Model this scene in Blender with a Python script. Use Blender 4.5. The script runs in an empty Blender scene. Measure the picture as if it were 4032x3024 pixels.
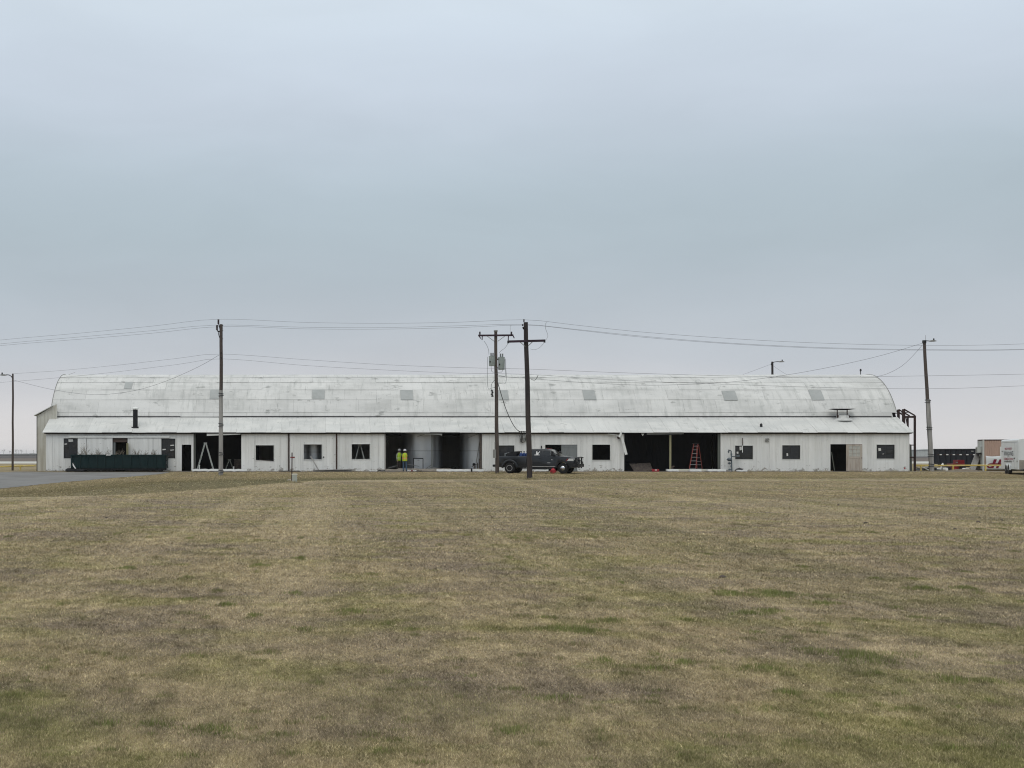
import bpy, bmesh, math, random
import numpy as np
from mathutils import Vector, Matrix

random.seed(7)
rng = np.random.default_rng(7)
SC = bpy.context.scene
COL = SC.collection
R = math.radians

# ------------------------------------------------------------------ camera
F = 5376.0            # focal length in photo pixels (4032 wide)
PX, PY = 1300.0, 1787.0   # vanishing point of the depth lines / horizon in the photo
H = 1.44              # eye height above the barn's floor line
cam_d = bpy.data.cameras.new('camera')
cam = bpy.data.objects.new('camera', cam_d); COL.objects.link(cam)
cam.location = (0, 0, H); cam.rotation_euler = (R(90), 0, 0)
cam_d.sensor_width = 36.0; cam_d.sensor_fit = 'HORIZONTAL'
cam_d.lens = 36.0 * F / 4032.0
cam_d.shift_x = (2016 - PX) / 4032.0
cam_d.shift_y = (PY - 1512) / 4032.0
cam_d.clip_start = 0.1; cam_d.clip_end = 30000
SC.camera = cam

# ------------------------------------------------------------------ world, sun, exposure
SUN_EL, SUN_AZ = 52.0, 205.0
w = bpy.data.worlds.new('World'); SC.world = w; w.use_nodes = True
nt = w.node_tree; nt.nodes.clear()
def wn(t, **k):
    n = nt.nodes.new(t)
    for a, b in k.items(): setattr(n, a, b)
    return n
def s2l(c):
    return tuple((v/12.92 if v <= .04045 else ((v+.055)/1.055)**2.4) for v in [x/255 for x in c])
sky = wn('ShaderNodeTexSky', sky_type='NISHITA', sun_disc=False)
sky.sun_elevation = R(SUN_EL); sky.sun_rotation = R(SUN_AZ)
sky.air_density = 1.5; sky.dust_density = 4.0
tc = wn('ShaderNodeTexCoord'); sep = wn('ShaderNodeSeparateXYZ')
nt.links.new(tc.outputs['Generated'], sep.inputs[0])
mp = wn('ShaderNodeMapping'); mp.inputs['Scale'].default_value = (1.3, 1.3, 5.0)
nt.links.new(tc.outputs['Generated'], mp.inputs[0])
no = wn('ShaderNodeTexNoise'); no.inputs['Scale'].default_value = 1.7; no.inputs['Detail'].default_value = 4; no.inputs['Roughness'].default_value = .5
nt.links.new(mp.outputs[0], no.inputs['Vector'])
# elevation, bent a little by the cloud noise
el = wn('ShaderNodeMath', operation='MULTIPLY_ADD'); el.inputs[1].default_value = .07
ofs = wn('ShaderNodeMath', operation='ADD'); ofs.inputs[1].default_value = -.035
nt.links.new(sep.outputs['Z'], ofs.inputs[0])
nt.links.new(no.outputs['Fac'], el.inputs[0]); nt.links.new(ofs.outputs[0], el.inputs[2])
ramp = wn('ShaderNodeValToRGB'); cr = ramp.color_ramp; cr.interpolation = 'B_SPLINE'
stops = [(0.0, (226, 223, 222)), (.035, (209, 210, 214)), (.07, (195, 201, 209)), (.12, (182, 193, 203)),
         (.165, (176, 190, 199)), (.21, (186, 200, 211)), (.255, (203, 213, 226)), (.31, (211, 224, 236)), (.50, (208, 215, 220)), (1.0, (214, 214, 209))]
while len(cr.elements) < len(stops): cr.elements.new(.5)
for e, (p, c) in zip(cr.elements, stops):
    e.position = p; e.color = (*s2l(c), 1)
nt.links.new(el.outputs[0], ramp.inputs[0])
# a clouded sky brightens towards the zenith
mr = wn('ShaderNodeMapRange'); mr.inputs['From Min'].default_value = .28; mr.inputs['From Max'].default_value = 1.0
mr.inputs['To Min'].default_value = 1.0; mr.inputs['To Max'].default_value = 1.75
nt.links.new(sep.outputs['Z'], mr.inputs['Value'])
mul = wn('ShaderNodeVectorMath', operation='SCALE')
mp2 = wn('ShaderNodeMapping'); mp2.inputs['Scale'].default_value = (2.2, 2.2, 7.0); mp2.inputs['Location'].default_value = (3.1, .4, 0)
nt.links.new(tc.outputs['Generated'], mp2.inputs[0])
no2 = wn('ShaderNodeTexNoise'); no2.inputs['Scale'].default_value = 2.0; no2.inputs['Detail'].default_value = 7; no2.inputs['Roughness'].default_value = .55; no2.inputs['Distortion'].default_value = .4
nt.links.new(mp2.outputs[0], no2.inputs['Vector'])
cl = wn('ShaderNodeMapRange'); cl.inputs['From Min'].default_value = .3; cl.inputs['From Max'].default_value = .7; cl.inputs['To Min'].default_value = .965; cl.inputs['To Max'].default_value = 1.05
nt.links.new(no2.outputs['Fac'], cl.inputs['Value'])
cm = wn('ShaderNodeMath', operation='MULTIPLY'); nt.links.new(cl.outputs[0], cm.inputs[0]); nt.links.new(mr.outputs[0], cm.inputs[1])
nt.links.new(ramp.outputs['Color'], mul.inputs[0]); nt.links.new(cm.outputs[0], mul.inputs['Scale'])
skm = wn('ShaderNodeVectorMath', operation='SCALE'); skm.inputs['Scale'].default_value = .10
nt.links.new(sky.outputs[0], skm.inputs[0])
mix = wn('ShaderNodeMix', data_type='RGBA'); mix.inputs[0].default_value = .06
nt.links.new(mul.outputs[0], mix.inputs[6]); nt.links.new(skm.outputs[0], mix.inputs[7])
bg = wn('ShaderNodeBackground'); bg.inputs['Strength'].default_value = 1.0
nt.links.new(mix.outputs[2], bg.inputs[0])
wo = wn('ShaderNodeOutputWorld'); nt.links.new(bg.outputs[0], wo.inputs[0])

sd = bpy.data.lights.new('sun', 'SUN'); sd.energy = 0.6; sd.angle = R(35); sd.color = (1.0, .97, .92)
sun = bpy.data.objects.new('sun', sd); COL.objects.link(sun)
az = R(SUN_AZ)
sdir = Vector((math.sin(az)*math.cos(R(SUN_EL)), math.cos(az)*math.cos(R(SUN_EL)), math.sin(R(SUN_EL))))
sun.rotation_euler = sdir.to_track_quat('Z', 'Y').to_euler()
sun.location = (0, -20, 60)
vs = SC.view_settings; vs.view_transform = 'Standard'; vs.look = 'None'; vs.gamma = 1; vs.exposure = 0.0
vs.use_curve_mapping = False
SC.cycles.use_denoising = True; SC.cycles.denoising_prefilter = 'ACCURATE'; SC.cycles.filter_width = 1.1
SC.cycles.max_bounces = 6; SC.cycles.diffuse_bounces = 3; SC.cycles.volume_bounces = 1
SC.cycles.transparent_max_bounces = 8

# ------------------------------------------------------------------ helpers
def P(px, py, Y):
    """photo pixel + distance -> world point"""
    return Vector(((px-PX)*Y/F, Y, H-(py-PY)*Y/F))
WY = 112.0; S = F/WY
wx = lambda px: (px-PX)/S
wz = lambda py: H+(PY-py)/S

class MB:
    def __init__(s): s.v = []; s.f = []; s.m = []; s.mi = 0
    def add(s, vs, fs):
        b = len(s.v); s.v += [tuple(x) for x in vs]; s.f += [tuple(b+i for i in f) for f in fs]; s.m += [s.mi]*len(fs); return s
    def box(s, x0, x1, y0, y1, z0, z1):
        return s.add([(x0,y0,z0),(x1,y0,z0),(x1,y1,z0),(x0,y1,z0),(x0,y0,z1),(x1,y0,z1),(x1,y1,z1),(x0,y1,z1)],
            [(0,3,2,1),(4,5,6,7),(0,1,5,4),(1,2,6,5),(2,3,7,6),(3,0,4,7)])
    def bar(s, a, b, wid, dep, up=(0,0,1), t2=1.0):
        a, b = Vector(a), Vector(b); d = (b-a).normalized(); u = Vector(up)
        if abs(d.dot(u)) > .95: u = Vector((0,1,0))
        sx = d.cross(u).normalized(); sy = sx.cross(d).normalized()
        vs = []
        for p, k in ((a,1),(b,t2)):
            for i, j in ((-1,-1),(1,-1),(1,1),(-1,1)): vs.append(p+sx*i*wid/2*k+sy*j*dep/2*k)
        return s.add(vs, [(0,1,2,3),(7,6,5,4),(0,4,5,1),(1,5,6,2),(2,6,7,3),(3,7,4,0)])
    def tube(s, pts, rad, n=8, caps=True):
        pts = [Vector(p) for p in pts]; m = len(pts)
        rr = rad if isinstance(rad, (list, tuple)) else [rad]*m
        vs = []; prev = None
        for i, p in enumerate(pts):
            d = (pts[min(i+1,m-1)]-pts[max(i-1,0)]).normalized()
            if prev is None:
                u = Vector((0,0,1)) if abs(d.z) < .9 else Vector((0,1,0))
                sx = d.cross(u).normalized()
            else: sx = (prev-d*prev.dot(d)).normalized()
            prev = sx; sy = d.cross(sx)
            for k in range(n):
                t = 2*math.pi*k/n; vs.append(p+(sx*math.cos(t)+sy*math.sin(t))*rr[i])
        fs = [(i*n+k, i*n+(k+1)%n, (i+1)*n+(k+1)%n, (i+1)*n+k) for i in range(m-1) for k in range(n)]
        if caps: fs += [tuple(range(n))[::-1], tuple((m-1)*n+k for k in range(n))]
        return s.add(vs, fs)
    def lathe(s, c, prof, n=16, ax='z', caps=True):
        c = Vector(c); vs = []
        for r, h in prof:
            for k in range(n):
                t = 2*math.pi*k/n; a, b = r*math.cos(t), r*math.sin(t)
                vs.append(c+(Vector((a,b,h)) if ax == 'z' else Vector((a,h,b)) if ax == 'y' else Vector((h,a,b))))
        m = len(prof)
        fs = [(i*n+k, i*n+(k+1)%n, (i+1)*n+(k+1)%n, (i+1)*n+k) for i in range(m-1) for k in range(n)]
        if caps: fs += [tuple(range(n))[::-1], tuple((m-1)*n+k for k in range(n))]
        return s.add(vs, fs)
    def prism(s, poly, lo, hi, ax='y'):
        n = len(poly)
        mk = (lambda p, h: (p[0], h, p[1])) if ax == 'y' else (lambda p, h: (p[0], p[1], h)) if ax == 'z' else (lambda p, h: (h, p[0], p[1]))
        vs = [mk(p, lo) for p in poly]+[mk(p, hi) for p in poly]
        fs = [tuple(range(n)), tuple(range(2*n-1, n-1, -1))]+[(i, n+i, n+(i+1)%n, (i+1)%n) for i in range(n)]
        return s.add(vs, fs)
    def loft(s, rings, caps=True):
        n = len(rings[0]); m = len(rings); vs = [v for r in rings for v in r]
        fs = [(i*n+k, i*n+(k+1)%n, (i+1)*n+(k+1)%n, (i+1)*n+k) for i in range(m-1) for k in range(n)]
        if caps: fs += [tuple(range(n))[::-1], tuple((m-1)*n+k for k in range(n))]
        return s.add(vs, fs)
    def build(s, name, mats, parent=None, smooth=False, bevel=0, world=True, seg=2):
        me = bpy.data.meshes.new(name)
        off = parent_origin(parent) if (parent and world) else Vector((0,0,0))
        me.from_pydata([tuple(Vector(v)-off) for v in s.v], [], s.f)
        mats = mats if isinstance(mats, (list, tuple)) else [mats]
        for m in mats: me.materials.append(m)
        if len(mats) > 1: me.polygons.foreach_set('material_index', s.m)
        bm = bmesh.new(); bm.from_mesh(me); bmesh.ops.recalc_face_normals(bm, faces=bm.faces)
        if bevel:
            es = [e for e in bm.edges if len(e.link_faces) == 2 and e.calc_face_angle(0) > .5]
            bmesh.ops.bevel(bm, geom=es, offset=bevel, segments=seg, affect='EDGES', profile=.5, clamp_overlap=True)
        bm.to_mesh(me); bm.free()
        if smooth:
            me.polygons.foreach_set('use_smooth', [True]*len(me.polygons))
            try: me.set_sharp_from_angle(angle=R(38))
            except Exception: pass
        o = bpy.data.objects.new(name, me); COL.objects.link(o)
        if parent: o.parent = parent
        return o
def parent_origin(p):
    v = Vector((0,0,0))
    while p: v += p.location; p = p.parent
    return v
def tag(o, label=None, cat=None, group=None, kind=None):
    if label: o['label'] = label
    if cat: o['category'] = cat
    if group: o['group'] = group
    if kind: o['kind'] = kind
    return o
def thing(name, loc, label, cat, group=None, rz=0):
    o = bpy.data.objects.new(name, None); COL.objects.link(o)
    o.location = loc; o.rotation_euler = (0,0,rz); o.empty_display_size = .2
    return tag(o, label, cat, group)
def one(name, mb, mat, label, cat, group=None, **k):
    return tag(mb.build(name, mat, **k), label, cat, group)

# ------------------------------------------------------------------ materials
MATS = {}
def mat(name, col, rough=.7, metal=0, noise=None, bump=None, spec=.3, rand=0, streak=None, coat=0):
    """noise: (scale, other colour, amount, contrast)  streak: (scale xyz, other colour, amount)"""
    if name in MATS: return MATS[name]
    m = bpy.data.materials.new(name); m.use_nodes = True; t = m.node_tree; N = t.nodes; L = t.links
    b = N['Principled BSDF']; b.inputs['Roughness'].default_value = rough; b.inputs['Metallic'].default_value = metal
    b.inputs['Specular IOR Level'].default_value = spec; b.inputs['Coat Weight'].default_value = coat
    b.inputs['Base Color'].default_value = (*col, 1)
    g = N.new('ShaderNodeNewGeometry'); cur = None
    def mixin(fac, c2, amt):
        nonlocal cur
        mx = N.new('ShaderNodeMix'); mx.data_type = 'RGBA'
        if cur is None: mx.inputs[6].default_value = (*col, 1)
        else: L.new(cur, mx.inputs[6])
        mx.inputs[7].default_value = (*c2, 1)
        mm = N.new('ShaderNodeMath'); mm.operation = 'MULTIPLY'; mm.inputs[1].default_value = amt
        L.new(fac, mm.inputs[0]); L.new(mm.outputs[0], mx.inputs[0]); cur = mx.outputs[2]
    for spec_ in ([noise] if noise and not isinstance(noise, list) else noise or []):
        sc, c2, amt, con = spec_[:4]
        mpn = N.new('ShaderNodeMapping'); mpn.inputs['Scale'].default_value = sc if isinstance(sc, tuple) else (sc,)*3
        L.new(g.outputs['Position'], mpn.inputs[0])
        nz = N.new('ShaderNodeTexNoise'); nz.inputs['Scale'].default_value = 1; nz.inputs['Detail'].default_value = 6; nz.inputs['Roughness'].default_value = .62
        L.new(mpn.outputs[0], nz.inputs['Vector'])
        r_ = N.new('ShaderNodeMapRange'); r_.inputs['From Min'].default_value = con[0]; r_.inputs['From Max'].default_value = con[1]
        L.new(nz.outputs['Fac'], r_.inputs['Value'])
        mixin(r_.outputs[0], c2, amt)
    if rand:
        oi = N.new('ShaderNodeObjectInfo'); hs = N.new('ShaderNodeHueSaturation')
        r_ = N.new('ShaderNodeMapRange'); r_.inputs['To Min'].default_value = 1-rand; r_.inputs['To Max'].default_value = 1+rand
        L.new(oi.outputs['Random'], r_.inputs['Value']); L.new(r_.outputs[0], hs.inputs['Value'])
        if cur is None: hs.inputs['Color'].default_value = (*col, 1)
        else: L.new(cur, hs.inputs['Color'])
        cur = hs.outputs[0]
    if cur is not None: L.new(cur, b.inputs['Base Color'])
    if bump:
        nz = N.new('ShaderNodeTexNoise'); nz.inputs['Scale'].default_value = 1; nz.inputs['Detail'].default_value = 5
        mpn = N.new('ShaderNodeMapping'); mpn.inputs['Scale'].default_value = bump[0] if isinstance(bump[0], tuple) else (bump[0],)*3
        L.new(g.outputs['Position'], mpn.inputs[0]); L.new(mpn.outputs[0], nz.inputs['Vector'])
        bp = N.new('ShaderNodeBump'); bp.inputs['Strength'].default_value = bump[1]; bp.inputs['Distance'].default_value = bump[2]
        L.new(nz.outputs['Fac'], bp.inputs['Height']); L.new(bp.outputs[0], b.inputs['Normal'])
    MATS[name] = m; return m

M_ROOF = mat('painted_roof_sheet', (.61,.61,.595), .6, noise=[((.3,.7,.7),(.485,.488,.475),.9,(.42,.62)), ((2.6,.45,.45),(.39,.40,.385),.7,(.5,.70)),
              ((.12,.3,.3),(.62,.62,.61),.7,(.48,.64)), ((.8,1.3,1.3),(.27,.275,.265),.85,(.60,.69)), ((7,.8,.8),(.26,.27,.26),.6,(.60,.72)), ((4,3,3),(.20,.15,.12),.85,(.70,.76))], rand=.05, bump=((1.5,1.5,1.5),.3,.05))
M_LROOF = mat('painted_lean_roof_sheet', (.60,.60,.58), .6, noise=[((.4,1.0,1.0),(.47,.48,.47),.9,(.42,.62)), ((4.0,.6,.6),(.37,.38,.365),.7,(.52,.72)),
              ((1.3,2.2,2.2),(.27,.28,.27),.8,(.64,.72)), ((.2,.5,.5),(.64,.64,.62),.6,(.48,.64))], rand=.045, bump=((1.5,1.5,1.5),.3,.05))
M_WALL = mat('painted_wall_sheet', (.76,.76,.74), .65, noise=[((3.0,1,.2),(.63,.63,.605),.8,(.44,.66)), ((8,1,.35),(.44,.44,.415),.5,(.55,.72)), ((.25,1,.6),(.73,.74,.73),.6,(.45,.65)),
              ((2.0,2,3.2),(.22,.215,.19),.85,(.65,.72))], rand=.05, bump=((2,2,.6),.2,.03))
def base_flecks(m):
    # paint peeling and splashed soil along the foot of the sheets, in irregular flecks
    t = m.node_tree; N = t.nodes; L = t.links; b = N['Principled BSDF']; src = b.inputs['Base Color'].links[0].from_socket
    g = N.new('ShaderNodeNewGeometry'); sp = N.new('ShaderNodeSeparateXYZ'); L.new(g.outputs['Position'], sp.inputs[0])
    h = N.new('ShaderNodeMapRange'); h.inputs['From Min'].default_value = .75; h.inputs['From Max'].default_value = .02; h.inputs['To Min'].default_value = 0; h.inputs['To Max'].default_value = .17; L.new(sp.outputs['Z'], h.inputs['Value'])
    mp_ = N.new('ShaderNodeMapping'); mp_.inputs['Scale'].default_value = (2.6,1,3.4); L.new(g.outputs['Position'], mp_.inputs[0])
    n = N.new('ShaderNodeTexNoise'); n.inputs['Scale'].default_value = 1; n.inputs['Detail'].default_value = 7; n.inputs['Roughness'].default_value = .7; L.new(mp_.outputs[0], n.inputs['Vector'])
    a = N.new('ShaderNodeMath'); a.operation = 'ADD'; L.new(n.outputs['Fac'], a.inputs[0]); L.new(h.outputs[0], a.inputs[1])
    r = N.new('ShaderNodeMapRange'); r.inputs['From Min'].default_value = .66; r.inputs['From Max'].default_value = .72; r.inputs['To Max'].default_value = .75; L.new(a.outputs[0], r.inputs['Value'])
    mx = N.new('ShaderNodeMix'); mx.data_type = 'RGBA'; L.new(r.outputs[0], mx.inputs[0]); L.new(src, mx.inputs[6]); mx.inputs[7].default_value = (.20,.18,.15,1); L.new(mx.outputs[2], b.inputs['Base Color'])
base_flecks(M_WALL)
M_WALLB = mat('wall_base_sheet', (.66,.68,.66), .6)
M_ANNEX = mat('annex_sheet', (.55,.54,.48), .6, noise=[((4,4,.25),(.36,.33,.27),.8,(.42,.66)), ((1,1,.4),(.62,.62,.58),.5,(.45,.65))])
M_SKY = mat('skylight_sheet', (.36,.375,.37), .5, noise=[((2,2,2),(.30,.315,.31),.7,(.4,.65))], rand=.04)
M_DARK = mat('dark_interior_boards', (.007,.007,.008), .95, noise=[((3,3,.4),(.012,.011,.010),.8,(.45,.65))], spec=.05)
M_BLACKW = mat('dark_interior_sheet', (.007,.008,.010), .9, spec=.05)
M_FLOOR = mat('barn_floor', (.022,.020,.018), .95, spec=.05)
M_GLASS = mat('window_glass', (.012,.014,.016), .12, spec=.5)
M_GLASS2 = mat('old_grey_glass', (.016,.018,.022), .25, spec=.5, noise=((1.2,1.2,2),(.02,.022,.026),.8,(.45,.6)))
M_FRAME = mat('dark_window_frame', (.02,.02,.022), .6)
M_PAPER = mat('white_paper', (.62,.62,.6), .8)
M_TRIM = mat('white_trim', (.68,.69,.67), .6, noise=((2,2,3),(.5,.5,.47),.6,(.5,.7)))
M_RUST = mat('rust_steel', (.055,.028,.024), .8, noise=((4,4,2),(.03,.02,.02),.8,(.4,.65)))
M_STEEL = mat('dark_primer_steel', (.032,.018,.018), .7, noise=((3,3,3),(.06,.03,.026),.7,(.5,.7)))
M_FASC = mat('fascia_wood', (.10,.07,.06), .8, noise=((2,2,2),(.2,.16,.13),.7,(.5,.7)))
M_FLASH_SHADE = mat('flashing_and_gap_shade', (.02,.018,.02), .8)
M_GALV = mat('galvanised_tank', (.52,.54,.56), .36, metal=.92, noise=[((1.5,1.5,.5),(.42,.44,.46),.6,(.42,.65)), ((4,4,4),(.34,.36,.37),.4,(.6,.75))])
M_CONC = mat('concrete', (.40,.36,.31), .9, noise=[((2,2,6),(.16,.14,.12),.8,(.45,.65))], bump=(8,.3,.01))
M_PALE = mat('pale_cream_slab', (.62,.60,.52), .8, noise=[((3,3,8),(.3,.29,.25),.7,(.62,.72))])
M_WOODG = mat('grey_weathered_wood', (.34,.33,.315), .9, noise=[((9,9,.5),(.18,.175,.17),.85,(.42,.66)), ((2,2,.2),(.33,.32,.31),.5,(.5,.7))], bump=((25,25,1.2),.5,.01))
M_WOODD = mat('dark_pole_wood', (.035,.030,.030), .85, noise=[((10,10,.5),(.018,.015,.017),.85,(.4,.62)), ((1,1,.15),(.075,.06,.052),.7,(.52,.7))], bump=((25,25,1.2),.5,.01))
M_WOODB = mat('brown_pole_wood', (.085,.068,.060), .9, noise=[((10,10,.5),(.045,.035,.033),.85,(.42,.65)), ((1,1,.2),(.14,.12,.10),.6,(.5,.7))], bump=((25,25,1.2),.5,.01))
M_ARM = mat('crossarm_wood', (.040,.022,.036), .8, noise=((2,8,8),(.02,.014,.02),.8,(.4,.65)))
M_BAND = mat('steel_band', (.028,.032,.042), .6)
M_INS = mat('insulator_porcelain', (.045,.03,.035), .3, spec=.6)
M_INSG = mat('insulator_grey', (.24,.26,.27), .3, spec=.6)
M_TRAN = mat('transformer_grey', (.30,.34,.33), .5, noise=((3,3,2),(.22,.25,.24),.6,(.45,.65)))
M_WIRE = mat('wire', (.13,.13,.15), .6)
M_WIREB = mat('black_cable', (.03,.03,.03), .7)
M_DUMP = mat('green_dumpster_paint', (.003,.017,.019), .6, spec=.2, noise=[((2.5,2.5,4),(.006,.024,.025),.8,(.45,.68)), ((6,6,2),(.03,.02,.014),.5,(.7,.8))])
M_BLACK = mat('black_steel', (.010,.011,.014), .5)
M_NAVY = mat('black_dumpster_paint', (.009,.011,.017), .55, noise=((1,1,2),(.016,.018,.026),.8,(.4,.65)))
M_TYRE = mat('tyre_rubber', (.012,.012,.013), .85)
M_TRUCK = mat('grey_truck_paint', (.012,.015,.020), .3, metal=.1, spec=.4, coat=.25)
M_TGLASS = mat('truck_glass', (.010,.012,.015), .06, spec=.5)
M_CHROME = mat('chrome', (.55,.56,.58), .22, metal=1)
M_RIM = mat('rim_metal', (.33,.33,.33), .45, metal=.3)
M_LAMP = mat('headlamp_glass', (.55,.56,.55), .15, spec=.6)
M_RED = mat('red_lens', (.22,.012,.016), .25)
M_HYD = mat('hydrant_red', (.36,.025,.035), .5, noise=((8,8,8),(.22,.02,.03),.6,(.5,.7)))
M_REDM = mat('red_machine_paint', (.20,.012,.018), .5, noise=((5,5,5),(.10,.01,.012),.7,(.5,.65)))
M_WHITE = mat('white_trailer_paint', (.66,.68,.68), .35, noise=((1,1,1.5),(.58,.59,.58),.6,(.5,.7)))
M_DECALW = mat('white_vinyl', (.72,.72,.72), .5)
M_TXTR = mat('red_vinyl_lettering', (.33,.035,.07), .5)
M_TXTK = mat('grey_vinyl_lettering', (.10,.11,.12), .5)
M_BAN = mat('white_banner', (.62,.64,.65), .6)
M_BANR = mat('maroon_print', (.16,.006,.025), .6)
M_CONT = mat('salmon_container_paint', (.46,.325,.265), .7, noise=[((.8,.8,.6),(.40,.29,.24),.7,(.42,.65))])
M_CONTW = mat('offwhite_container_end', (.50,.52,.50), .6, noise=((2,2,.6),(.4,.41,.39),.7,(.45,.65)))
M_YEL = mat('yellow_pipe_paint', (.56,.42,.10), .6, noise=((3,3,3),(.62,.52,.25),.7,(.4,.6)))
M_LAD = mat('aluminium_ladder', (.42,.45,.43), .5, noise=((8,8,5),(.16,.17,.15),.8,(.52,.64)))
M_LADO = mat('orange_ladder', (.27,.06,.048), .6)
M_LADS = mat('ladder_step', (.36,.37,.37), .5)
M_TAN = mat('tan_post', (.30,.28,.17), .8, noise=((3,3,1),(.18,.17,.12),.7,(.45,.65)))
M_OLIVE = mat('green_grey_post', (.12,.13,.115), .8)
M_DOORW = mat('weathered_pink_door', (.45,.40,.345), .8, noise=[((8,8,.8),(.28,.22,.18),.7,(.48,.66)), ((4,4,5),(.10,.085,.07),.75,(.64,.72))])
M_DOORG = mat('grey_door_leaf', (.20,.215,.215), .7, noise=((4,4,1),(.15,.16,.16),.7,(.45,.65)))
M_OBS = mat('frosted_panes', (.47,.47,.43), .4, noise=((3,3,3),(.37,.37,.34),.7,(.45,.6)))
M_METER = mat('meter_grey', (.115,.14,.16), .5, noise=((6,6,6),(.07,.085,.10),.7,(.45,.6)))
M_BLUE = mat('blue_cylinder', (.015,.045,.17), .4)
M_BONE = mat('pale_debris', (.82,.83,.82), .7)
M_DEBR = mat('brown_debris', (.11,.09,.075), .9, noise=((6,6,6),(.05,.04,.04),.8,(.4,.6)))
M_GREYD = mat('grey_sheet_debris', (.22,.22,.21), .7)
M_TWIG = mat('twigs', (.20,.17,.13), .9)
M_LIME = mat('lime_vest', (.40,.60,.05), .85, noise=((9,9,5),(.26,.42,.04),.8,(.45,.65)))
M_ORNG = mat('orange_vest_stripe', (.75,.20,.03), .7)
M_SILV = mat('silver_tape', (.62,.64,.60), .5)
M_JEAN = mat('blue_jeans', (.055,.09,.14), .9)
M_BRWN = mat('brown_trousers', (.045,.038,.034), .9)
M_SKIN = mat('skin', (.38,.22,.16), .6)
M_COAT = mat('dark_jacket', (.018,.018,.022), .9)
M_HOOD = mat('pale_jacket', (.28,.29,.25), .9)
M_HAT = mat('white_hard_hat', (.50,.51,.52), .35)
M_ASPH = mat('asphalt', (.185,.183,.178), .9, noise=[((.4,.25,1),(.125,.12,.115),.8,(.42,.65)), ((12,12,12),(.21,.205,.20),.6,(.5,.7))], bump=(20,.4,.01))
M_RUNW = mat('pale_concrete_strip', (.50,.49,.45), .9)
M_FIELD = mat('dark_ploughed_field', (.062,.056,.055), .95, noise=((.004,.03,1),(.09,.075,.066),.8,(.4,.65)))
M_FIELD2 = mat('brown_field', (.145,.115,.095), .95, noise=((.01,.08,1),(.10,.085,.07),.8,(.4,.65)))
M_TREEF = mat('distant_scrub', (.10,.105,.10), .95)
M_BARK = mat('bare_tree_bark', (.12,.11,.10), .95)
M_DIRT = mat('bare_dirt', (.20,.17,.13), .95, noise=((4,4,4),(.13,.11,.085),.8,(.4,.65)), bump=(9,.5,.03))

# ------------------------------------------------------------------ terrain
CREST = [(-200,44),(-30,45),(-11.6,48),(-8.3,51),(-5.8,58),(-3.6,68),(-2.0,77),(5,81.5),(15,83),(40,84),(300,84)]
def smooth(a, b, x):
    t = np.clip((x-a)/(b-a), 0, 1); return t*t*(3-2*t)
def crest_dist(X, Y):
    best = np.full(X.shape, 1e9); yc = np.interp(X, [c[0] for c in CREST], [c[1] for c in CREST])
    for (x0,y0),(x1,y1) in zip(CREST[:-1], CREST[1:]):
        dx, dy = x1-x0, y1-y0
        t = np.clip(((X-x0)*dx+(Y-y0)*dy)/(dx*dx+dy*dy), 0, 1)
        best = np.minimum(best, np.hypot(X-x0-t*dx, Y-y0-t*dy))
    return np.where(Y > yc, best, -best)
def swale_shade(X, Y):
    """how far the ditch grass turns greener and darkens as painted shade"""
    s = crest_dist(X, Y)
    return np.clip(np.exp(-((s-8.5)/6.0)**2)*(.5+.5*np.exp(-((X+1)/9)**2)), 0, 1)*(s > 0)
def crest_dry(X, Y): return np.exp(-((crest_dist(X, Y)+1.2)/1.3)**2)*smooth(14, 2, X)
def terrain(X, Y):
    X = np.asarray(X, float); Y = np.asarray(Y, float)
    s = crest_dist(X, Y)
    lawn = -0.012*np.clip(112-Y, 0, 40)
    near = -0.17+0.0*X
    dep = .38+.55*np.exp(-((X+4.5)/6.0)**2)
    z = near+(lawn-near)*smooth(2, 16, s)-dep*np.exp(-((s-4.2)/2.4)**2)+.10*np.exp(-((s+1.0)/2.0)**2)
    z = z+.018*np.sin(X*.55+1.3*np.sin(Y*.21))*np.cos(Y*.43+.7*np.sin(X*.3))*smooth(112, 100, Y)
    return np.where(Y > 112, 0.0, z)
def tz(x, y): return float(terrain(np.array([x]), np.array([y]))[0])
def G(px, py):
    """photo pixel -> point on the terrain"""
    lo, hi = 3.0, 400.0; prev = lo
    for Y in np.concatenate([np.linspace(3, 130, 1800), np.linspace(130, 400, 200)]):
        p = P(px, py, Y)
        if p.z <= tz(p.x, Y): return Vector((p.x, Y, tz(p.x, Y)))
    return P(px, py, 400)

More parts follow.
